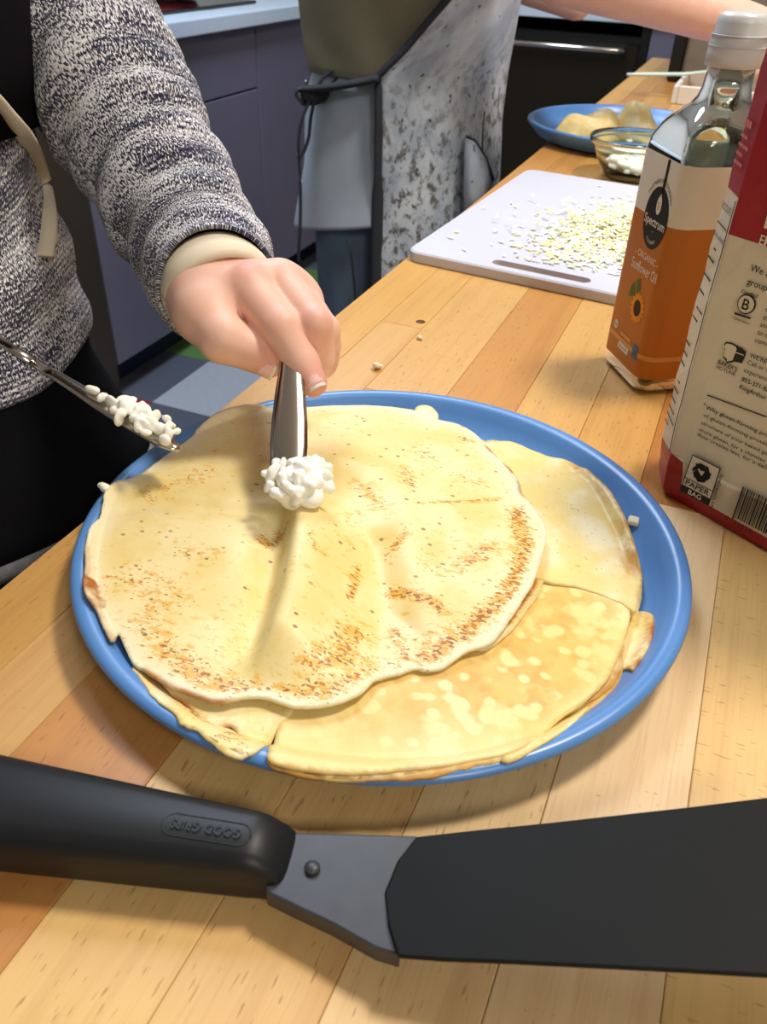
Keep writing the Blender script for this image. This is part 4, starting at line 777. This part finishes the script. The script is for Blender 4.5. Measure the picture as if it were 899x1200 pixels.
for A, Bq in ((L2, H1), (L0, H0)):
    E_ = [bm.edges.get((A[k], A[(k+1) % len(A)])) or bm.edges.new((A[k], A[(k+1) % len(A)])) for k in range(len(A))]+[bm.edges.get((Bq[k], Bq[(k+1) % len(Bq)])) or bm.edges.new((Bq[k], Bq[(k+1) % len(Bq)])) for k in range(len(Bq))]
    bmesh.ops.triangle_fill(bm, edges=E_, use_beauty=True)
tag(bmo('cutting_board', bm, M['board']), 'white plastic cutting board with a handle slot and grated cheese on it', 'cutting board')
def shreds(name, n, fn, label, cat, seed, size=.0075, r=.0011, mats=('shred',)):
    g = np.random.default_rng(seed); V = []; F = []; mi = []
    for i in range(n):
        p = fn(g); a = g.random()*PI*2; L = size*(.45+.8*g.random()); t = (g.random()-.5)*.9; d = np.array([math.cos(a), math.sin(a), t*.6]); s = np.cross(d, (0, 0, 1)); s /= np.linalg.norm(s); u = np.cross(s, d); bend_ = (g.random()-.5)*L*.6
        b = len(V)
        for q, w in ((-.5, .6), (0, 1), (.5, .6)):
            c = p+d*q*L+s*bend_*(q*q)*2
            for e, f in ((1, 0), (0, 1), (-1, 0), (0, -.8)): V.append(c+s*e*r*w+u*f*r*w*.7)
        for q in (0, 1):
            for k in range(4): F.append((b+q*4+k, b+q*4+(k+1) % 4, b+q*4+4+(k+1) % 4, b+q*4+4+k))
        F += [(b+3, b+2, b+1, b), (b+8, b+9, b+10, b+11)]; mi += [int(g.integers(len(mats)))]*10
    o = mesh(name, V, F, [M[k] for k in mats], None, False); o.data.polygons.foreach_set('material_index', mi); tag(o, label, cat); o['kind'] = 'stuff'; return o
hc = at(722, 270, TH)
def heap(g):
    a = g.normal()*.030; b = g.normal()*.056; z = TH+.0012+.022*math.exp(-(a/.045)**2-(b/.065)**2)*g.random()
    if g.random() < .05: a -= abs(g.normal())*.05
    q = np.array([np.clip(hc[0]+.022+a+.25*b, -.262, -.025), np.clip(hc[1]+.008+b, .80, 1.145), z]); return q
shreds('grated_cheese', 6500, heap, 'heap of pale yellow grated cheese scattered on the cutting board', 'cheese', 4, .0075, .0017, ('shred', 'cheese', 'shred', 'cheese'))
BW = np.array([-.134, 1.238, 0])
tag(lathe('glass_bowl', [(0, .0006), (.036, .0006), (.039, .003), (.052, .025), (.0605, .043), (.0630, .0445), (.0655, .0465), (.0662, .052), (.0650, .0535), (.0636, .0525), (.0618, .0470), (.0590, .0435), (.0495, .026), (.036, .0055), (0, .0045)], 64, M['glass'], tuple(BW)), 'clear glass bowl of white cheese curds behind the cutting board', 'bowl')
g3 = np.random.default_rng(21); cps = []
for i in range(80):
    a = g3.random()*2*PI; rr = .037*math.sqrt(g3.random()); z = .0145+.026*g3.random()*(1-rr/.07); s = .0055+.005*g3.random(); cps.append(('e', BW+np.array([rr*math.cos(a), rr*math.sin(a), z]), (s, s*.85, s*.7)))
o = tag(sdf_obj('cheese_curds', cps, .0012, .0018, M['cheese']), 'white cheese curds heaped inside the glass bowl', 'cheese'); o['kind'] = 'stuff'
def ruffle(name, label, c, a, L, Wd, hgt, seed, mat):
    g = np.random.default_rng(seed); n, m = 26, 18; ca, sa_ = math.cos(a), math.sin(a); rows = []
    ph = g.random(4)*6
    for i in range(n):
        u = i/(n-1)*2-1; row = []
        for j in range(m):
            v = j/(m-1)*2-1; ww = Wd*(1-.55*u*u)*(1+.08*math.sin(5*u+ph[0])); x = u*L*(1+.07*math.sin(4*v+ph[1])); y = v*ww
            z = hgt*(1-v*v)**.7*(.72+.28*math.sin(3.2*u+ph[2]))*(1-.92*u*u)+.0025*(1+math.sin(9*u+6*v+ph[3]))+.0012; row.append(np.array([c[0]+x*ca-y*sa_, c[1]+x*sa_+y*ca, c[2]+z]))
        rows.append(row)
    o = loft(name, rows, mat, None, None, .0016); n_ = n*m
    attr_f(o, 'brown', .12*g.random(n_)); attr_f(o, 'edge', np.zeros(n_)); attr_f(o, 'dots', np.zeros(n_)); return tag(o, label, 'crepe')
ruffle('crepe_scrap', 'crumpled yellow crepe scrap at the left of the far blue plate', at(688, 163, .008), .9, .062, .036, .060, 3, M['crepe_pale'])
ruffle('crepe_scrap', 'folded yellow crepe scrap behind the glass bowl on the far blue plate', at(742, 162, .008), -.35, .056, .028, .050, 8, M['crepe_pale'])

# ------------------------------------------------------------------ clutter at the far end of the island
r = thing('metal_bin', 'grey metal bin with a black side near the far end of the island', 'bin', (-.10, 2.32, 0))
box('body', (-.178, .16, 2.20, 2.50, .001, .21), M['bin'], r, .008, 2); box('side_panel', (-.205, -.1785, 2.19, 2.50, .001, .20), M['black'], r, .006, 2); box('lid', (-.19, .165, 2.192, 2.51, .211, .222), M['tray'], r, .003)
r = thing('white_tray', 'white open tray with a tan lining behind the oil bottle', 'tray', (-.06, 2.0, 0))
box('tray_base', (-.155, .08, 1.895, 2.10, .0006, .006), M['tray'], r, .001)
for n, b in (('rim', (-.159, -.149, 1.89, 2.105, .0006, .034)), ('rim', (.075, .085, 1.89, 2.105, .0006, .034)), ('rim', (-.1485, .0745, 1.888, 1.896, .0006, .034)), ('rim', (-.1485, .0745, 2.099, 2.107, .0006, .034))): box(n, b, M['tray'], r, .002)
box('lining', (-.147, .073, 1.898, 2.097, .0065, .010), M['labtan'], r)
r = thing('mint_spoon', 'pale mint plastic scoop with a long handle resting across the white tray', 'spoon', (-.15, 1.96, .035))
s0, s1, s3 = np.array([-.262, 1.955, .037]), np.array([-.15, 1.99, .0425]), np.array([-.04, 2.02, .058])
tube('handle', [s0, s0*.7+s1*.3, s1, s1*.4+s3*.6], [.006, .0085, .0075, .009], M['mint'], r, 10, .45)
sdf_obj('scoop', [('e', s3, (.042, .034, .022)), ('e', s3+np.array([.03, .01, .012]), (.03, .03, .02))], .01, .004, M['tray'], r)
film = sdf_obj('plastic_wrap', [('e', np.array([-.085+.035*k, 2.02+.02*math.sin(k*2), .112+.012*math.cos(k*1.7)]), (.034, .03, .018)) for k in range(5)], .012, .004, M['mint']); tag(film, 'crumpled greenish plastic wrap above the white tray', 'wrap')

# ------------------------------------------------------------------ the person in the knitted sweater (left)
def frame(deg): a = math.radians(deg); return np.array([math.cos(a), math.sin(a), 0.]), np.array([math.sin(a), -math.cos(a), 0.])
def ell_ring(c, rx, rc, e1, e2, n=40, a0=0.0, a1=2*PI, w=0.0, k=3, ph=0.0, sup=1.0):
    out = []
    for t in np.linspace(a0, a1, n):
        f = 1+w*math.sin(k*t+ph); co, si = math.cos(t), math.sin(t); co = math.copysign(abs(co)**sup, co); si = math.copysign(abs(si)**sup, si); out.append(np.asarray(c)+e1*rx*f*co+e2*rc*f*si)
    return out
A1, A2 = frame(47); PCN = np.array([-.574, .355, 0])
p1 = thing('person', 'person in a grey marled knit sweater and black apron spreading cheese at the table', 'person', (-.56, .37, FZ))
SH_L = PCN+A1*.17+np.array([.02, .02, .42]); SH_R = PCN-A1*.17+np.array([.02, -.02, .42])
EL_L = atd(66, -6, .705)
WR_L = at(243, 337, .104)-np.array([0, 0, .006])
gp2 = k2t+a2*.30; WR_R = gp2+np.array([-.05, -.03, .03]); EL_R = PCN-A1*.20+np.array([.10, -.10, .14])
hb = PCN+np.array([0, 0, .67])
body = [(PCN+np.array([0, 0, .12]), PCN+np.array([0, 0, .36]), .115, .125), (PCN+A1*-.08+np.array([0, 0, -.02]), PCN+A1*.08+np.array([0, 0, -.02]), .085, .085), (SH_L-A1*.03, SH_R+A1*.03, .058, .058), (PCN+np.array([0, 0, .42]), hb-np.array([0, 0, .1]), .055, .05),
    ('e', hb, (.078, .078, .108)), ('e', hb+A2*.02+np.array([.05, 0, -.055]), (.05, .05, .05)), (hb+np.array([.075, -.035, -.01]), hb+np.array([.088, -.04, -.022]), .010, .014), (SH_L, EL_L, .042, .036), (EL_L, atd(128, 105, .655), .034, .030), (atd(128, 105, .655), atd(184, 205, .612), .027, .020), (atd(184, 205, .612), atd(232, 294, .566), .020, .015), (atd(232, 294, .566), WR_L, .015, .017), (SH_R, EL_R, .042, .036), (EL_R, WR_R, .035, .022),
    (PCN+A1*.085+np.array([0, 0, -.08]), PCN+A1*.09+np.array([0, 0, -.45]), .085, .055), (PCN+A1*.09+np.array([0, 0, -.45]), PCN+A1*.09+np.array([0, 0, FZ+.08]), .052, .036), (PCN-A1*.085+np.array([0, 0, -.08]), PCN-A1*.09+np.array([0, 0, -.45]), .085, .055), (PCN-A1*.09+np.array([0, 0, -.45]), PCN-A1*.09+np.array([0, 0, FZ+.08]), .052, .036)]
bo1 = sdf_obj('body', body, .02, .009, M['skin'], p1); attr_f(bo1, 'red', np.zeros(len(bo1.data.vertices)))
sdf_obj('hair', [('e', hb+np.array([-.02, .01, .03]), (.092, .092, .10)), ('e', hb+np.array([-.05, .03, -.06]), (.06, .07, .11))], .02, .008, M['hair'], p1)
for s in (1, -1):
    c = PCN+A1*.09*s+np.array([0, 0, FZ]); sdf_obj('shoe', [(c+np.array([-.03, 0, .045]), c+np.array([.13, -.03, .035]), .042, .034)], .01, .006, M['shoe'], p1)
    loft('legging', [ell_ring(PCN+A1*.09*s+np.array([0, 0, z]), r_, r_, A1, A2, 20) for z, r_ in ((-.05, .096), (-.25, .085), (-.45, .064), (-.62, .06), (FZ+.10, .044))], M['black_cloth'], p1)
# sweater body: hem rolls under at the hip
tz = [(.47, .075, .07), (.43, .15, .095), (.36, .178, .125), (.28, .176, .13), (.20, .170, .13), (.14, .168, .132), (.10, .172, .136), (.06, .178, .142), (.03, .180, .146), (.012, .178, .144), (.002, .170, .136), (.006, .162, .128)]
rr_ = []
for t in np.linspace(0, len(tz)-1, 60):
    i = min(int(t), len(tz)-2); f = t-i; z, a, b = (np.array(tz[i])*(1-f)+np.array(tz[i+1])*f); rr_.append([p+np.array([0, 0, .006*math.sin(6*k/70*2*PI)*(z < .2)]) for k, p in enumerate(ell_ring(PCN+np.array([0, 0, z]), a+.003*math.sin(z*95), b+.003*math.sin(z*95+1), A1, A2, 70, w=.012, k=5, ph=z*30))])
loft('sweater_body', rr_, M['knit'], p1, None, .003)
def sleeve(name, path, rad, parent, waves, seg=56, up=(0, 0, 1), flat=1.0):
    P = catmull(path, 14); n = len(P); R = np.interp(np.linspace(0, 1, n), np.linspace(0, 1, len(rad)), rad); rings = []; L = np.r_[0, np.cumsum(np.linalg.norm(np.diff(P, axis=0), axis=1))]
    for i in range(n):
        t = P[min(i+1, n-1)]-P[max(i-1, 0)]; t /= np.linalg.norm(t); u = np.cross(t, up); u /= np.linalg.norm(u); w = np.cross(u, t); ring = []
        for k in range(seg+1):
            a = 2*PI*k/seg; d = sum(am*math.sin(L[i]*fr+ka*a+ph+1.3*math.sin(a+ph))*(.55+.45*math.sin(2*a+ph*2)) for am, fr, ka, ph in waves); ring.append(P[i]+(R[i]+d*min(1, i/4, (n-1-i)/5+.25))*(math.cos(a)*u+flat*math.sin(a)*w))
        rings.append(ring)
    return loft(name, rings, M['knit'], parent, None, .0025)
wv = [(.0024, 150, 1, .3), (.0018, 235, -1, 2.0), (.0016, 95, 2, 4.0)]
SE = at(262, 330, .101)
LP = [SH_L+np.array([-.01, -.0, .01]), SH_L*.5+EL_L*.5+np.array([0, .01, .0]), EL_L, atd(128, 105, .655), atd(184, 205, .612), atd(234, 296, .566), WR_L*.35+SE*.65]
sleeve('left_sleeve', LP, [.066, .064, .060, .053, .0445, .0405, .0345], p1, wv)
sleeve('right_sleeve', [SH_R, (SH_R+EL_R)/2, EL_R, EL_R*.55+WR_R*.45, WR_R], [.066, .062, .056, .046, .036], p1, wv)
# apron: bib, waist tie and skirt
def wrapz(rings, name, mat, th=.002): return loft(name, rings, mat, p1, None, th)
wrapz([ell_ring(PCN+np.array([0, 0, z]), a, b, A1, A2, 30, -1.3, 1.35) for z, a, b in ((.40, .178, .128), (.33, .188, .14), (.26, .186, .142), (.21, .181, .142), (.165, .178, .142))], 'apron_bib', M['black_cloth'])
zs = [(.034, .176, .141), (.016, .177, .142), (-.006, .178, .143), (-.028, .186, .152), (-.05, .195, .162), (-.07, .203, .17), (-.092, .210, .178)]
wrapz([ell_ring(PCN+np.array([0, 0, z-.004]), a, b, A1, A2, 60, -2.6, 2.6, w=.012*max(0, -z)/.12, k=9) for z, a, b in zs], 'apron_skirt', M['black_cloth'])
wrapz([ell_ring(PCN+np.array([0, 0, z-.004]), .2105+q, .1785+q, A1, A2, 60, -2.6, 2.6, w=.012, k=9) for z, q in ((-.084, .0012), (-.0925, .0022), (-.098, .001))], 'apron_hem', M['hem'], .002)
def onto(objs, px, py, lift):                # the point of the cloth seen at that place of the photograph
    from mathutils.bvhtree import BVHTree
    best = None; d = Vector(ray(px, py)).normalized(); dg = bpy.context.evaluated_depsgraph_get()
    for o_ in objs:
        h_ = BVHTree.FromPolygons([o_.matrix_world @ v.co for v in o_.data.vertices], [tuple(p.vertices) for p in o_.data.polygons]).ray_cast(Vector((0, 0, H)), d)
        if h_[0] is not None and (best is None or h_[3] < best): best = h_[3]
    return None if best is None else np.array([0, 0, H])+np.array(d)*(best-lift)
SWB = [o_ for o_ in COL.objects if o_.name.startswith(('sweater_body', 'apron_bib'))]
def ontos(pts, lift=.006): return [q for q in (onto(SWB, x, y, lift) for x, y in pts) if q is not None]
tie_ = [atd(-25, 95, .60), atd(0, 122, .608), atd(24, 152, .612), atd(42, 185, .612), atd(53, 225, .610), atd(57, 265, .606), atd(52, 300, .602)]
tie = ontos([(-60, 80), (-25, 98), (0, 122), (24, 152), (40, 182), (50, 215), (56, 250), (56, 275), (52, 300)]); tube('apron_tie', catmull(tie, 8), .0062, M['cream'], p1, 8, .4); tie = ontos([(46, 190), (57, 210), (68, 228), (80, 243)], .009); tube('apron_tie', catmull(tie, 6), .0062, M['cream'], p1, 8, .35)
# cuff lining at the left wrist
cd_ = SE-atd(196, 205, .612); cd_ /= np.linalg.norm(cd_); cu2 = np.cross(cd_, (0, 0, 1)); cu2 /= np.linalg.norm(cu2); cw2 = np.cross(cu2, cd_)
cc = LP[-1]
loft('cuff', [[cc+cd_*s+(cu2*math.cos(a)*r_*1.0+cw2*math.sin(a)*r_*.92) for a in np.linspace(0, 2*PI, 49)] for s, r_ in ((-.012, .0315), (0, .0335), (.007, .0335), (.0095, .0315), (.0085, .0295), (-.004, .028), (-.02, .027))], M['cream'], p1, None, .0008)

# ---- hands: index pressed along the knife, thumb under it, the other fingers curled round the handle
def hand_parts():
    f = lambda *a: [np.array(at(x, y, z)) for x, y, z in a]
    I = f((291, 338, .108), (329, 385, .095), (354, 426, .079), (367, 449, .0710)); Mi_ = f((327, 330, .108), (368, 380, .096), (374, 420, .074), (358, 436, .068))
    Rg = f((346, 342, .101), (379, 388, .087), (380, 420, .068), (364, 438, .063)); Pk = f((357, 356, .093), (382, 404, .077), (379, 428, .063), (366, 440, .0585))
    T = f((240, 368, .096), (262, 397, .089), (294, 411, .0825), (315, 424, .0765)); w = WR_L
    P = [(atd(239, 305, .5605), w, .019, .0225)]
    for j, (rm) in ((I, .0135), (Mi_, .0132), (Rg, .0125), (Pk, .0115)): P.append((w, j[0], .0185, rm, .009))
    P += [(w, T[0], .020, .0165, .009), (T[0], T[1], .0165, .0138, .006), (T[0], I[0], .013, .0095, .007)]
    for j, r_ in ((I, (.0132, .0116, .0098, .0079)), (Mi_, (.0120, .0104, .0088, .0076)), (Rg, (.0114, .0096, .0082, .0072)), (Pk, (.0104, .0086, .0074, .0066))):
        for q in range(3): P.append((j[q], j[q+1], r_[q], r_[q+1], .0022))
    for q, (a, b) in ((1, (.0138, .0112)), (2, (.0112, .0092))): P.append((T[q], T[q+1], a, b, .0022))
    return P, I, Mi_, Rg, Pk, T
HP, I_, M_, R_, K_, T_ = hand_parts()
h1_ = sdf_obj('left_hand', HP, .004, .0013, M['skin'], p1)
co = np.array([v.co for v in h1_.data.vertices]); red = np.zeros(len(co))
for c, s, w in ((I_[0]+np.array([0, 0, .012]), .55, .010), (I_[1], .25, .012), (I_[3], .8, .010), (M_[1], .45, .012), (T_[3], .9, .012), (M_[0], .3, .01), (R_[2], .4, .012)): red = np.maximum(red, s*np.exp(-(np.linalg.norm(co-c, axis=1)/w)**2))
attr_f(h1_, 'red', red)
def nail(tip, back, r, nrm, parent, hand):
    d = tip-back; d /= np.linalg.norm(d); s = np.cross(d, nrm); s /= np.linalg.norm(s); u = np.cross(s, d)
    def patch(name, s0, s1, mat):
        V = []; n, m = 6, 7
        for i in range(n):
            for j in range(m):
                a = (j/(m-1)-.5)*1.9; t = s0+(s1-s0)*i/(n-1); w = 1-.25*max(0, (t-.0055)/.004)**2; V.append(tip+d*(t-.003)+s*math.sin(a)*r*.95*w+u*(math.cos(a)*r*1.05+.0002-.10*max(0, t-.002)))
        o = mesh(name, V, [(i*m+j, i*m+j+1, (i+1)*m+j+1, (i+1)*m+j) for i in range(n-1) for j in range(m-1)], mat, None, True); md = o.modifiers.new('t', 'SOLIDIFY'); md.thickness = .0005; md.offset = 0; keep(o, parent); return o
    patch('fingernail', -.004, .0068, M['nail']); patch('nail_tip', .0068, .0086, M['nailtip'])
cvw = -ray(366, 448); cvw /= np.linalg.norm(cvw)
nail(I_[3], I_[2], .0074, cvw+np.array([.35, .0, 0]), h1_, h1_); nail(T_[3], T_[2], .0088, cvw+np.array([-.9, -.2, -.3]), h1_, h1_)
# the right hand, outside the picture, grips the second knife the same way, mirrored about the knife
gk = kt+kax*.15; g2_ = k2t+a2*.27
Ma = np.stack([kax, kside, kn], 1); Mb = np.stack([a2, -s2, n2], 1)
me2 = h1_.data.copy(); me2.name = 'right_hand'
q = (np.array([v.co for v in me2.vertices])-gk)@Ma@Mb.T+g2_; me2.vertices.foreach_set('co', q.ravel()); me2.flip_normals()
o = bpy.data.objects.new('right_hand', me2); COL.objects.link(o); keep(o, p1)

# ------------------------------------------------------------------ the person in the patterned apron (behind)
B1, B2 = frame(22.6); Q = np.array([-.594, 1.535, 0])
p2 = thing('person', 'person in a khaki shirt and patterned apron tied at the back, standing behind the table', 'person', (Q[0], Q[1], FZ))
def at2(px, py, D=1.62):                      # a point on the upright plane through this person's side
    r = ray(px, py); r = r/np.hypot(r[0], r[1]); return np.array([0, 0, H])+r*D
sh = Q+np.array([0, 0, .50]); fw = B1*.9+B2*.45; fw /= np.linalg.norm(fw); lt = np.array([-fw[1], fw[0], 0])     # facing and its left
hd2 = Q+np.array([0, 0, .76])+fw*.02; sR = sh-lt*.17; sL = sh+lt*.17
eR = Q+B1*.21+B2*.10+np.array([0, 0, .285]); fa0, fa1 = at2(690, -26, 1.42), at2(880, 32, 1.44); eL = sL+np.array([0, 0, -.28])+fw*.05; wL = eL+fw*.2+np.array([0, 0, -.05])
body2 = [(Q+np.array([0, 0, .06]), Q+np.array([0, 0, .42]), .115, .13), (sR, sL, .055, .055), (sh, hd2-np.array([0, 0, .1]), .055, .05), ('e', hd2, (.08, .08, .11)), ('e', hd2+fw*.05-np.array([0, 0, .05]), (.05, .05, .05)), (hd2+fw*.08, hd2+fw*.095-np.array([0, 0, .015]), .010, .014),
    (sR, fa0+(fa0-fa1)*.15, .046, .042), (fa0+(fa0-fa1)*.15, fa1, .044, .029), (sL, eL, .045, .038), (eL, wL, .036, .025), (Q+B1*-.055+B2*.035+np.array([0, 0, -.05]), Q+B1*-.055+B2*.035+np.array([0, 0, -.44]), .07, .052), (Q+B1*-.055+B2*.035+np.array([0, 0, -.44]), Q+B1*-.06+B2*.038+np.array([0, 0, FZ+.08]), .05, .038), (Q+B1*.05-B2*.06+np.array([0, 0, -.05]), Q+B1*.05-B2*.06+np.array([0, 0, -.44]), .07, .052), (Q+B1*.05-B2*.06+np.array([0, 0, -.44]), Q+B1*.055-B2*.066+np.array([0, 0, FZ+.08]), .05, .038)]
fd = (fa1-fa0)/np.linalg.norm(fa1-fa0); fs = np.cross(fd, (0, 0, 1)); fs /= np.linalg.norm(fs)
for k in range(4):
    b0 = fa1+fd*.075+fs*(.026-.017*k); body2 += [(fa1+fd*.02, b0, .020, .011), (b0, b0+fd*.036+np.array([0, 0, -.012]), .0092, .0082), (b0+fd*.036+np.array([0, 0, -.012]), b0+fd*.05+np.array([0, 0, -.034]), .0082, .007)]
body2 += [(fa1+fd*.02+fs*.02, fa1+fd*.05+fs*.045+np.array([0, 0, -.02]), .014, .011), (fa1+fd*.05+fs*.045+np.array([0, 0, -.02]), fa1+fd*.08+fs*.05+np.array([0, 0, -.035]), .0105, .0085)]
bo2 = sdf_obj('body', body2, .012, .009, M['skin'], p2); attr_f(bo2, 'red', np.zeros(len(bo2.data.vertices)))
sdf_obj('hair', [('e', hd2-fw*.02+np.array([0, 0, .03]), (.094, .094, .10))], .02, .01, M['hair'], p2)
for s in (1, -1):
    c = Q+(B1*-.06+B2*.038 if s > 0 else B1*.055-B2*.066); sdf_obj('shoe', [(c-fw*.03+np.array([0, 0, FZ+.045]), c+fw*.15+np.array([0, 0, FZ+.038]), .044, .036)], .01, .007, M['shoe'], p2)
jp = []
for o_b, r0, r1 in ((B1*-.068+B2*.03, .098, .086), (B1*.05-B2*.06, .10, .08)): jp += [(Q+o_b+np.array([0, 0, -.08]), Q+o_b+np.array([0, 0, -.44]), r0, r1), (Q+o_b+np.array([0, 0, -.44]), Q+o_b*1.1+np.array([0, 0, FZ+.09]), r1, .064)]
sdf_obj('jeans', jp, .015, .01, M['jean'], p2)
sm = tube('jeans_seam', [at2(409, 282, 1.462), at2(412, 300, 1.465), at2(416, 340, 1.47), at2(420, 420, 1.49)], .0022, M['trimc'], p2, 6)
def prof(zs_, key): return [ell_ring(Q+B1*o1+B2*o2+np.array([0, 0, z]), a, b, B1, B2, 64, w=wv_, k=kk, ph=z*18) for z, a, b, o1, o2, wv_, kk in zs_]
def dense(rows, n):
    R = np.array(rows, float); t = np.linspace(0, len(R)-1, n); i = np.minimum(t.astype(int), len(R)-2); f = (t-i)[:, None]; return R[i]*(1-f)+R[i+1]*f
loft('khaki_shirt', prof(dense([(.56, .09, .08, -.01, 0, 0, 4), (.50, .165, .12, -.01, 0, .01, 5), (.36, .186, .145, -.01, 0, .012, 5), (.22, .180, .145, -.008, 0, .015, 5), (.12, .172, .142, -.006, 0, .02, 6), (.075, .170, .142, -.004, 0, .02, 7), (.064, .168, .140, -.004, 0, .02, 7)], 40), 0), M['khaki'], p2, None, .003)
TEE = prof(dense([(.07, .158, .132, -.002, 0, .01, 6), (.02, .172, .144, -.004, 0, .02, 6), (-.06, .178, .152, -.008, 0, .03, 6), (-.13, .184, .156, -.012, 0, .035, 6), (-.165, .186, .158, -.016, 0, .035, 6)], 24), 0)
loft('white_tee', [[p+np.array([0, 0, (.035*math.cos(2*PI*k/63)-.006*math.cos(4*PI*k/63))*q/23]) for k, p in enumerate(rg_)] for q, rg_ in enumerate(TEE)], M['tee'], p2, None, .003)
# short sleeve
tube('shirt_sleeve', catmull([sR, sR*.5+(fa0+(fa0-fa1)*.15)*.5, sR*.25+(fa0+(fa0-fa1)*.15)*.75], 6), .07, M['khaki'], p2, 18, 1, False)
# the apron: a sheet wrapped round the front, its edge bound in grey tape; edge angle t measured from image right towards the lens
ED = [(.50, 1.02), (.40, 1.05), (.30, 1.04), (.24, 1.08), (.21, 1.16), (.185, 1.26), (.16, 1.38), (.135, 1.50), (.11, 1.62), (.09, 1.74), (.075, 1.82), (.04, 1.81), (-.04, 1.80), (-.12, 1.79), (-.20, 1.78), (-.30, 1.76), (-.42, 1.75), (-.50, 1.75)]
def apr(z): return np.interp(-z, [-.5, -.36, -.2, -.07, 0, .1, .2, .35, .5], [.172, .196, .192, .180, .178, .186, .196, .205, .212]), np.interp(-z, [-.5, -.36, -.2, -.07, .1, .3, .5], [.128, .158, .160, .156, .162, .172, .18])
def apoint(z, t, off=0.0, wf=1.0):
    a, b = apr(z); f = wf*np.interp(-z, [-.2, .0, .25], [.004, .012, .022]); k = 1+f*math.sin(7*t+z*9)*(1-.4*math.sin(3*t)); return Q+B1*(a*k+off)*math.cos(t)+B2*(b*k+off)*math.sin(t)+np.array([0, 0, z])
zsA = np.linspace(.50, -.50, 74); rows = []
for z in zsA:
    te = np.interp(-z, [-e[0] for e in ED], [e[1] for e in ED]); rows.append([apoint(z, t) for t in np.linspace(te, -1.6, 60)])
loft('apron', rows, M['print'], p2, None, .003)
edge_path = [apoint(z, np.interp(-z, [-e[0] for e in ED], [e[1] for e in ED]), .003) for z in zsA]
tube('apron_binding', edge_path, .0115, M['trimc'], p2, 8, .5)
tube('apron_seam', [apoint(z, .70, .0022) for z in np.linspace(.02, -.45, 24)], .0022, M['trimc'], p2, 6)
# waist tie with a bow at the back
wz = .06; tie2 = [apoint(.074, 1.80, .006), apoint(.062, 2.05, .008, 0), apoint(.052, 2.30, .008, 0), apoint(.044, 2.55, .010, 0), apoint(.040, 2.70, .010, 0)]
tube('waist_tie', catmull(tie2, 6), .021, M['trimc'], p2, 8, .30)
kn_ = at2(366, 112, 1.56); sdf_obj('tie_knot', [('e', kn_, (.020, .02, .016)), ('e', kn_+B1*.016+np.array([0, 0, .006]), (.014, .014, .014))], .006, .004, M['trimc'], p2)
for pts in ([(366, 112), (352, 104), (347, 110), (356, 122), (366, 116)], [(366, 112), (378, 92), (392, 80), (400, 66), (394, 92), (370, 116)]): tube('tie_loop', catmull([at2(x, y, 1.555) for x, y in pts], 6), .007, M['trimc'], p2, 8, .4)
for pts in ([(364, 116), (354, 140), (350, 170), (352, 215), (352, 260), (350, 300), (351, 330)], [(368, 118), (364, 140), (362, 160), (357, 176), (352, 184)]): tube('tie_tail', catmull([at2(x, y, 1.545) for x, y in pts], 6), .0075, M['trimc'], p2, 8, .4)
# side pocket gaping on the far edge of the apron
pk = [[at2(546, 160, 1.50), at2(556, 165, 1.50), at2(568, 185, 1.52), at2(577, 210, 1.54)], [at2(545, 190, 1.49), at2(556, 195, 1.48), at2(567, 205, 1.50), at2(575, 216, 1.54)], [at2(545, 225, 1.49), at2(553, 228, 1.48), at2(563, 228, 1.50), at2(572, 224, 1.54)], [at2(545, 262, 1.50), at2(552, 262, 1.50), at2(558, 256, 1.51), at2(564, 250, 1.54)]]
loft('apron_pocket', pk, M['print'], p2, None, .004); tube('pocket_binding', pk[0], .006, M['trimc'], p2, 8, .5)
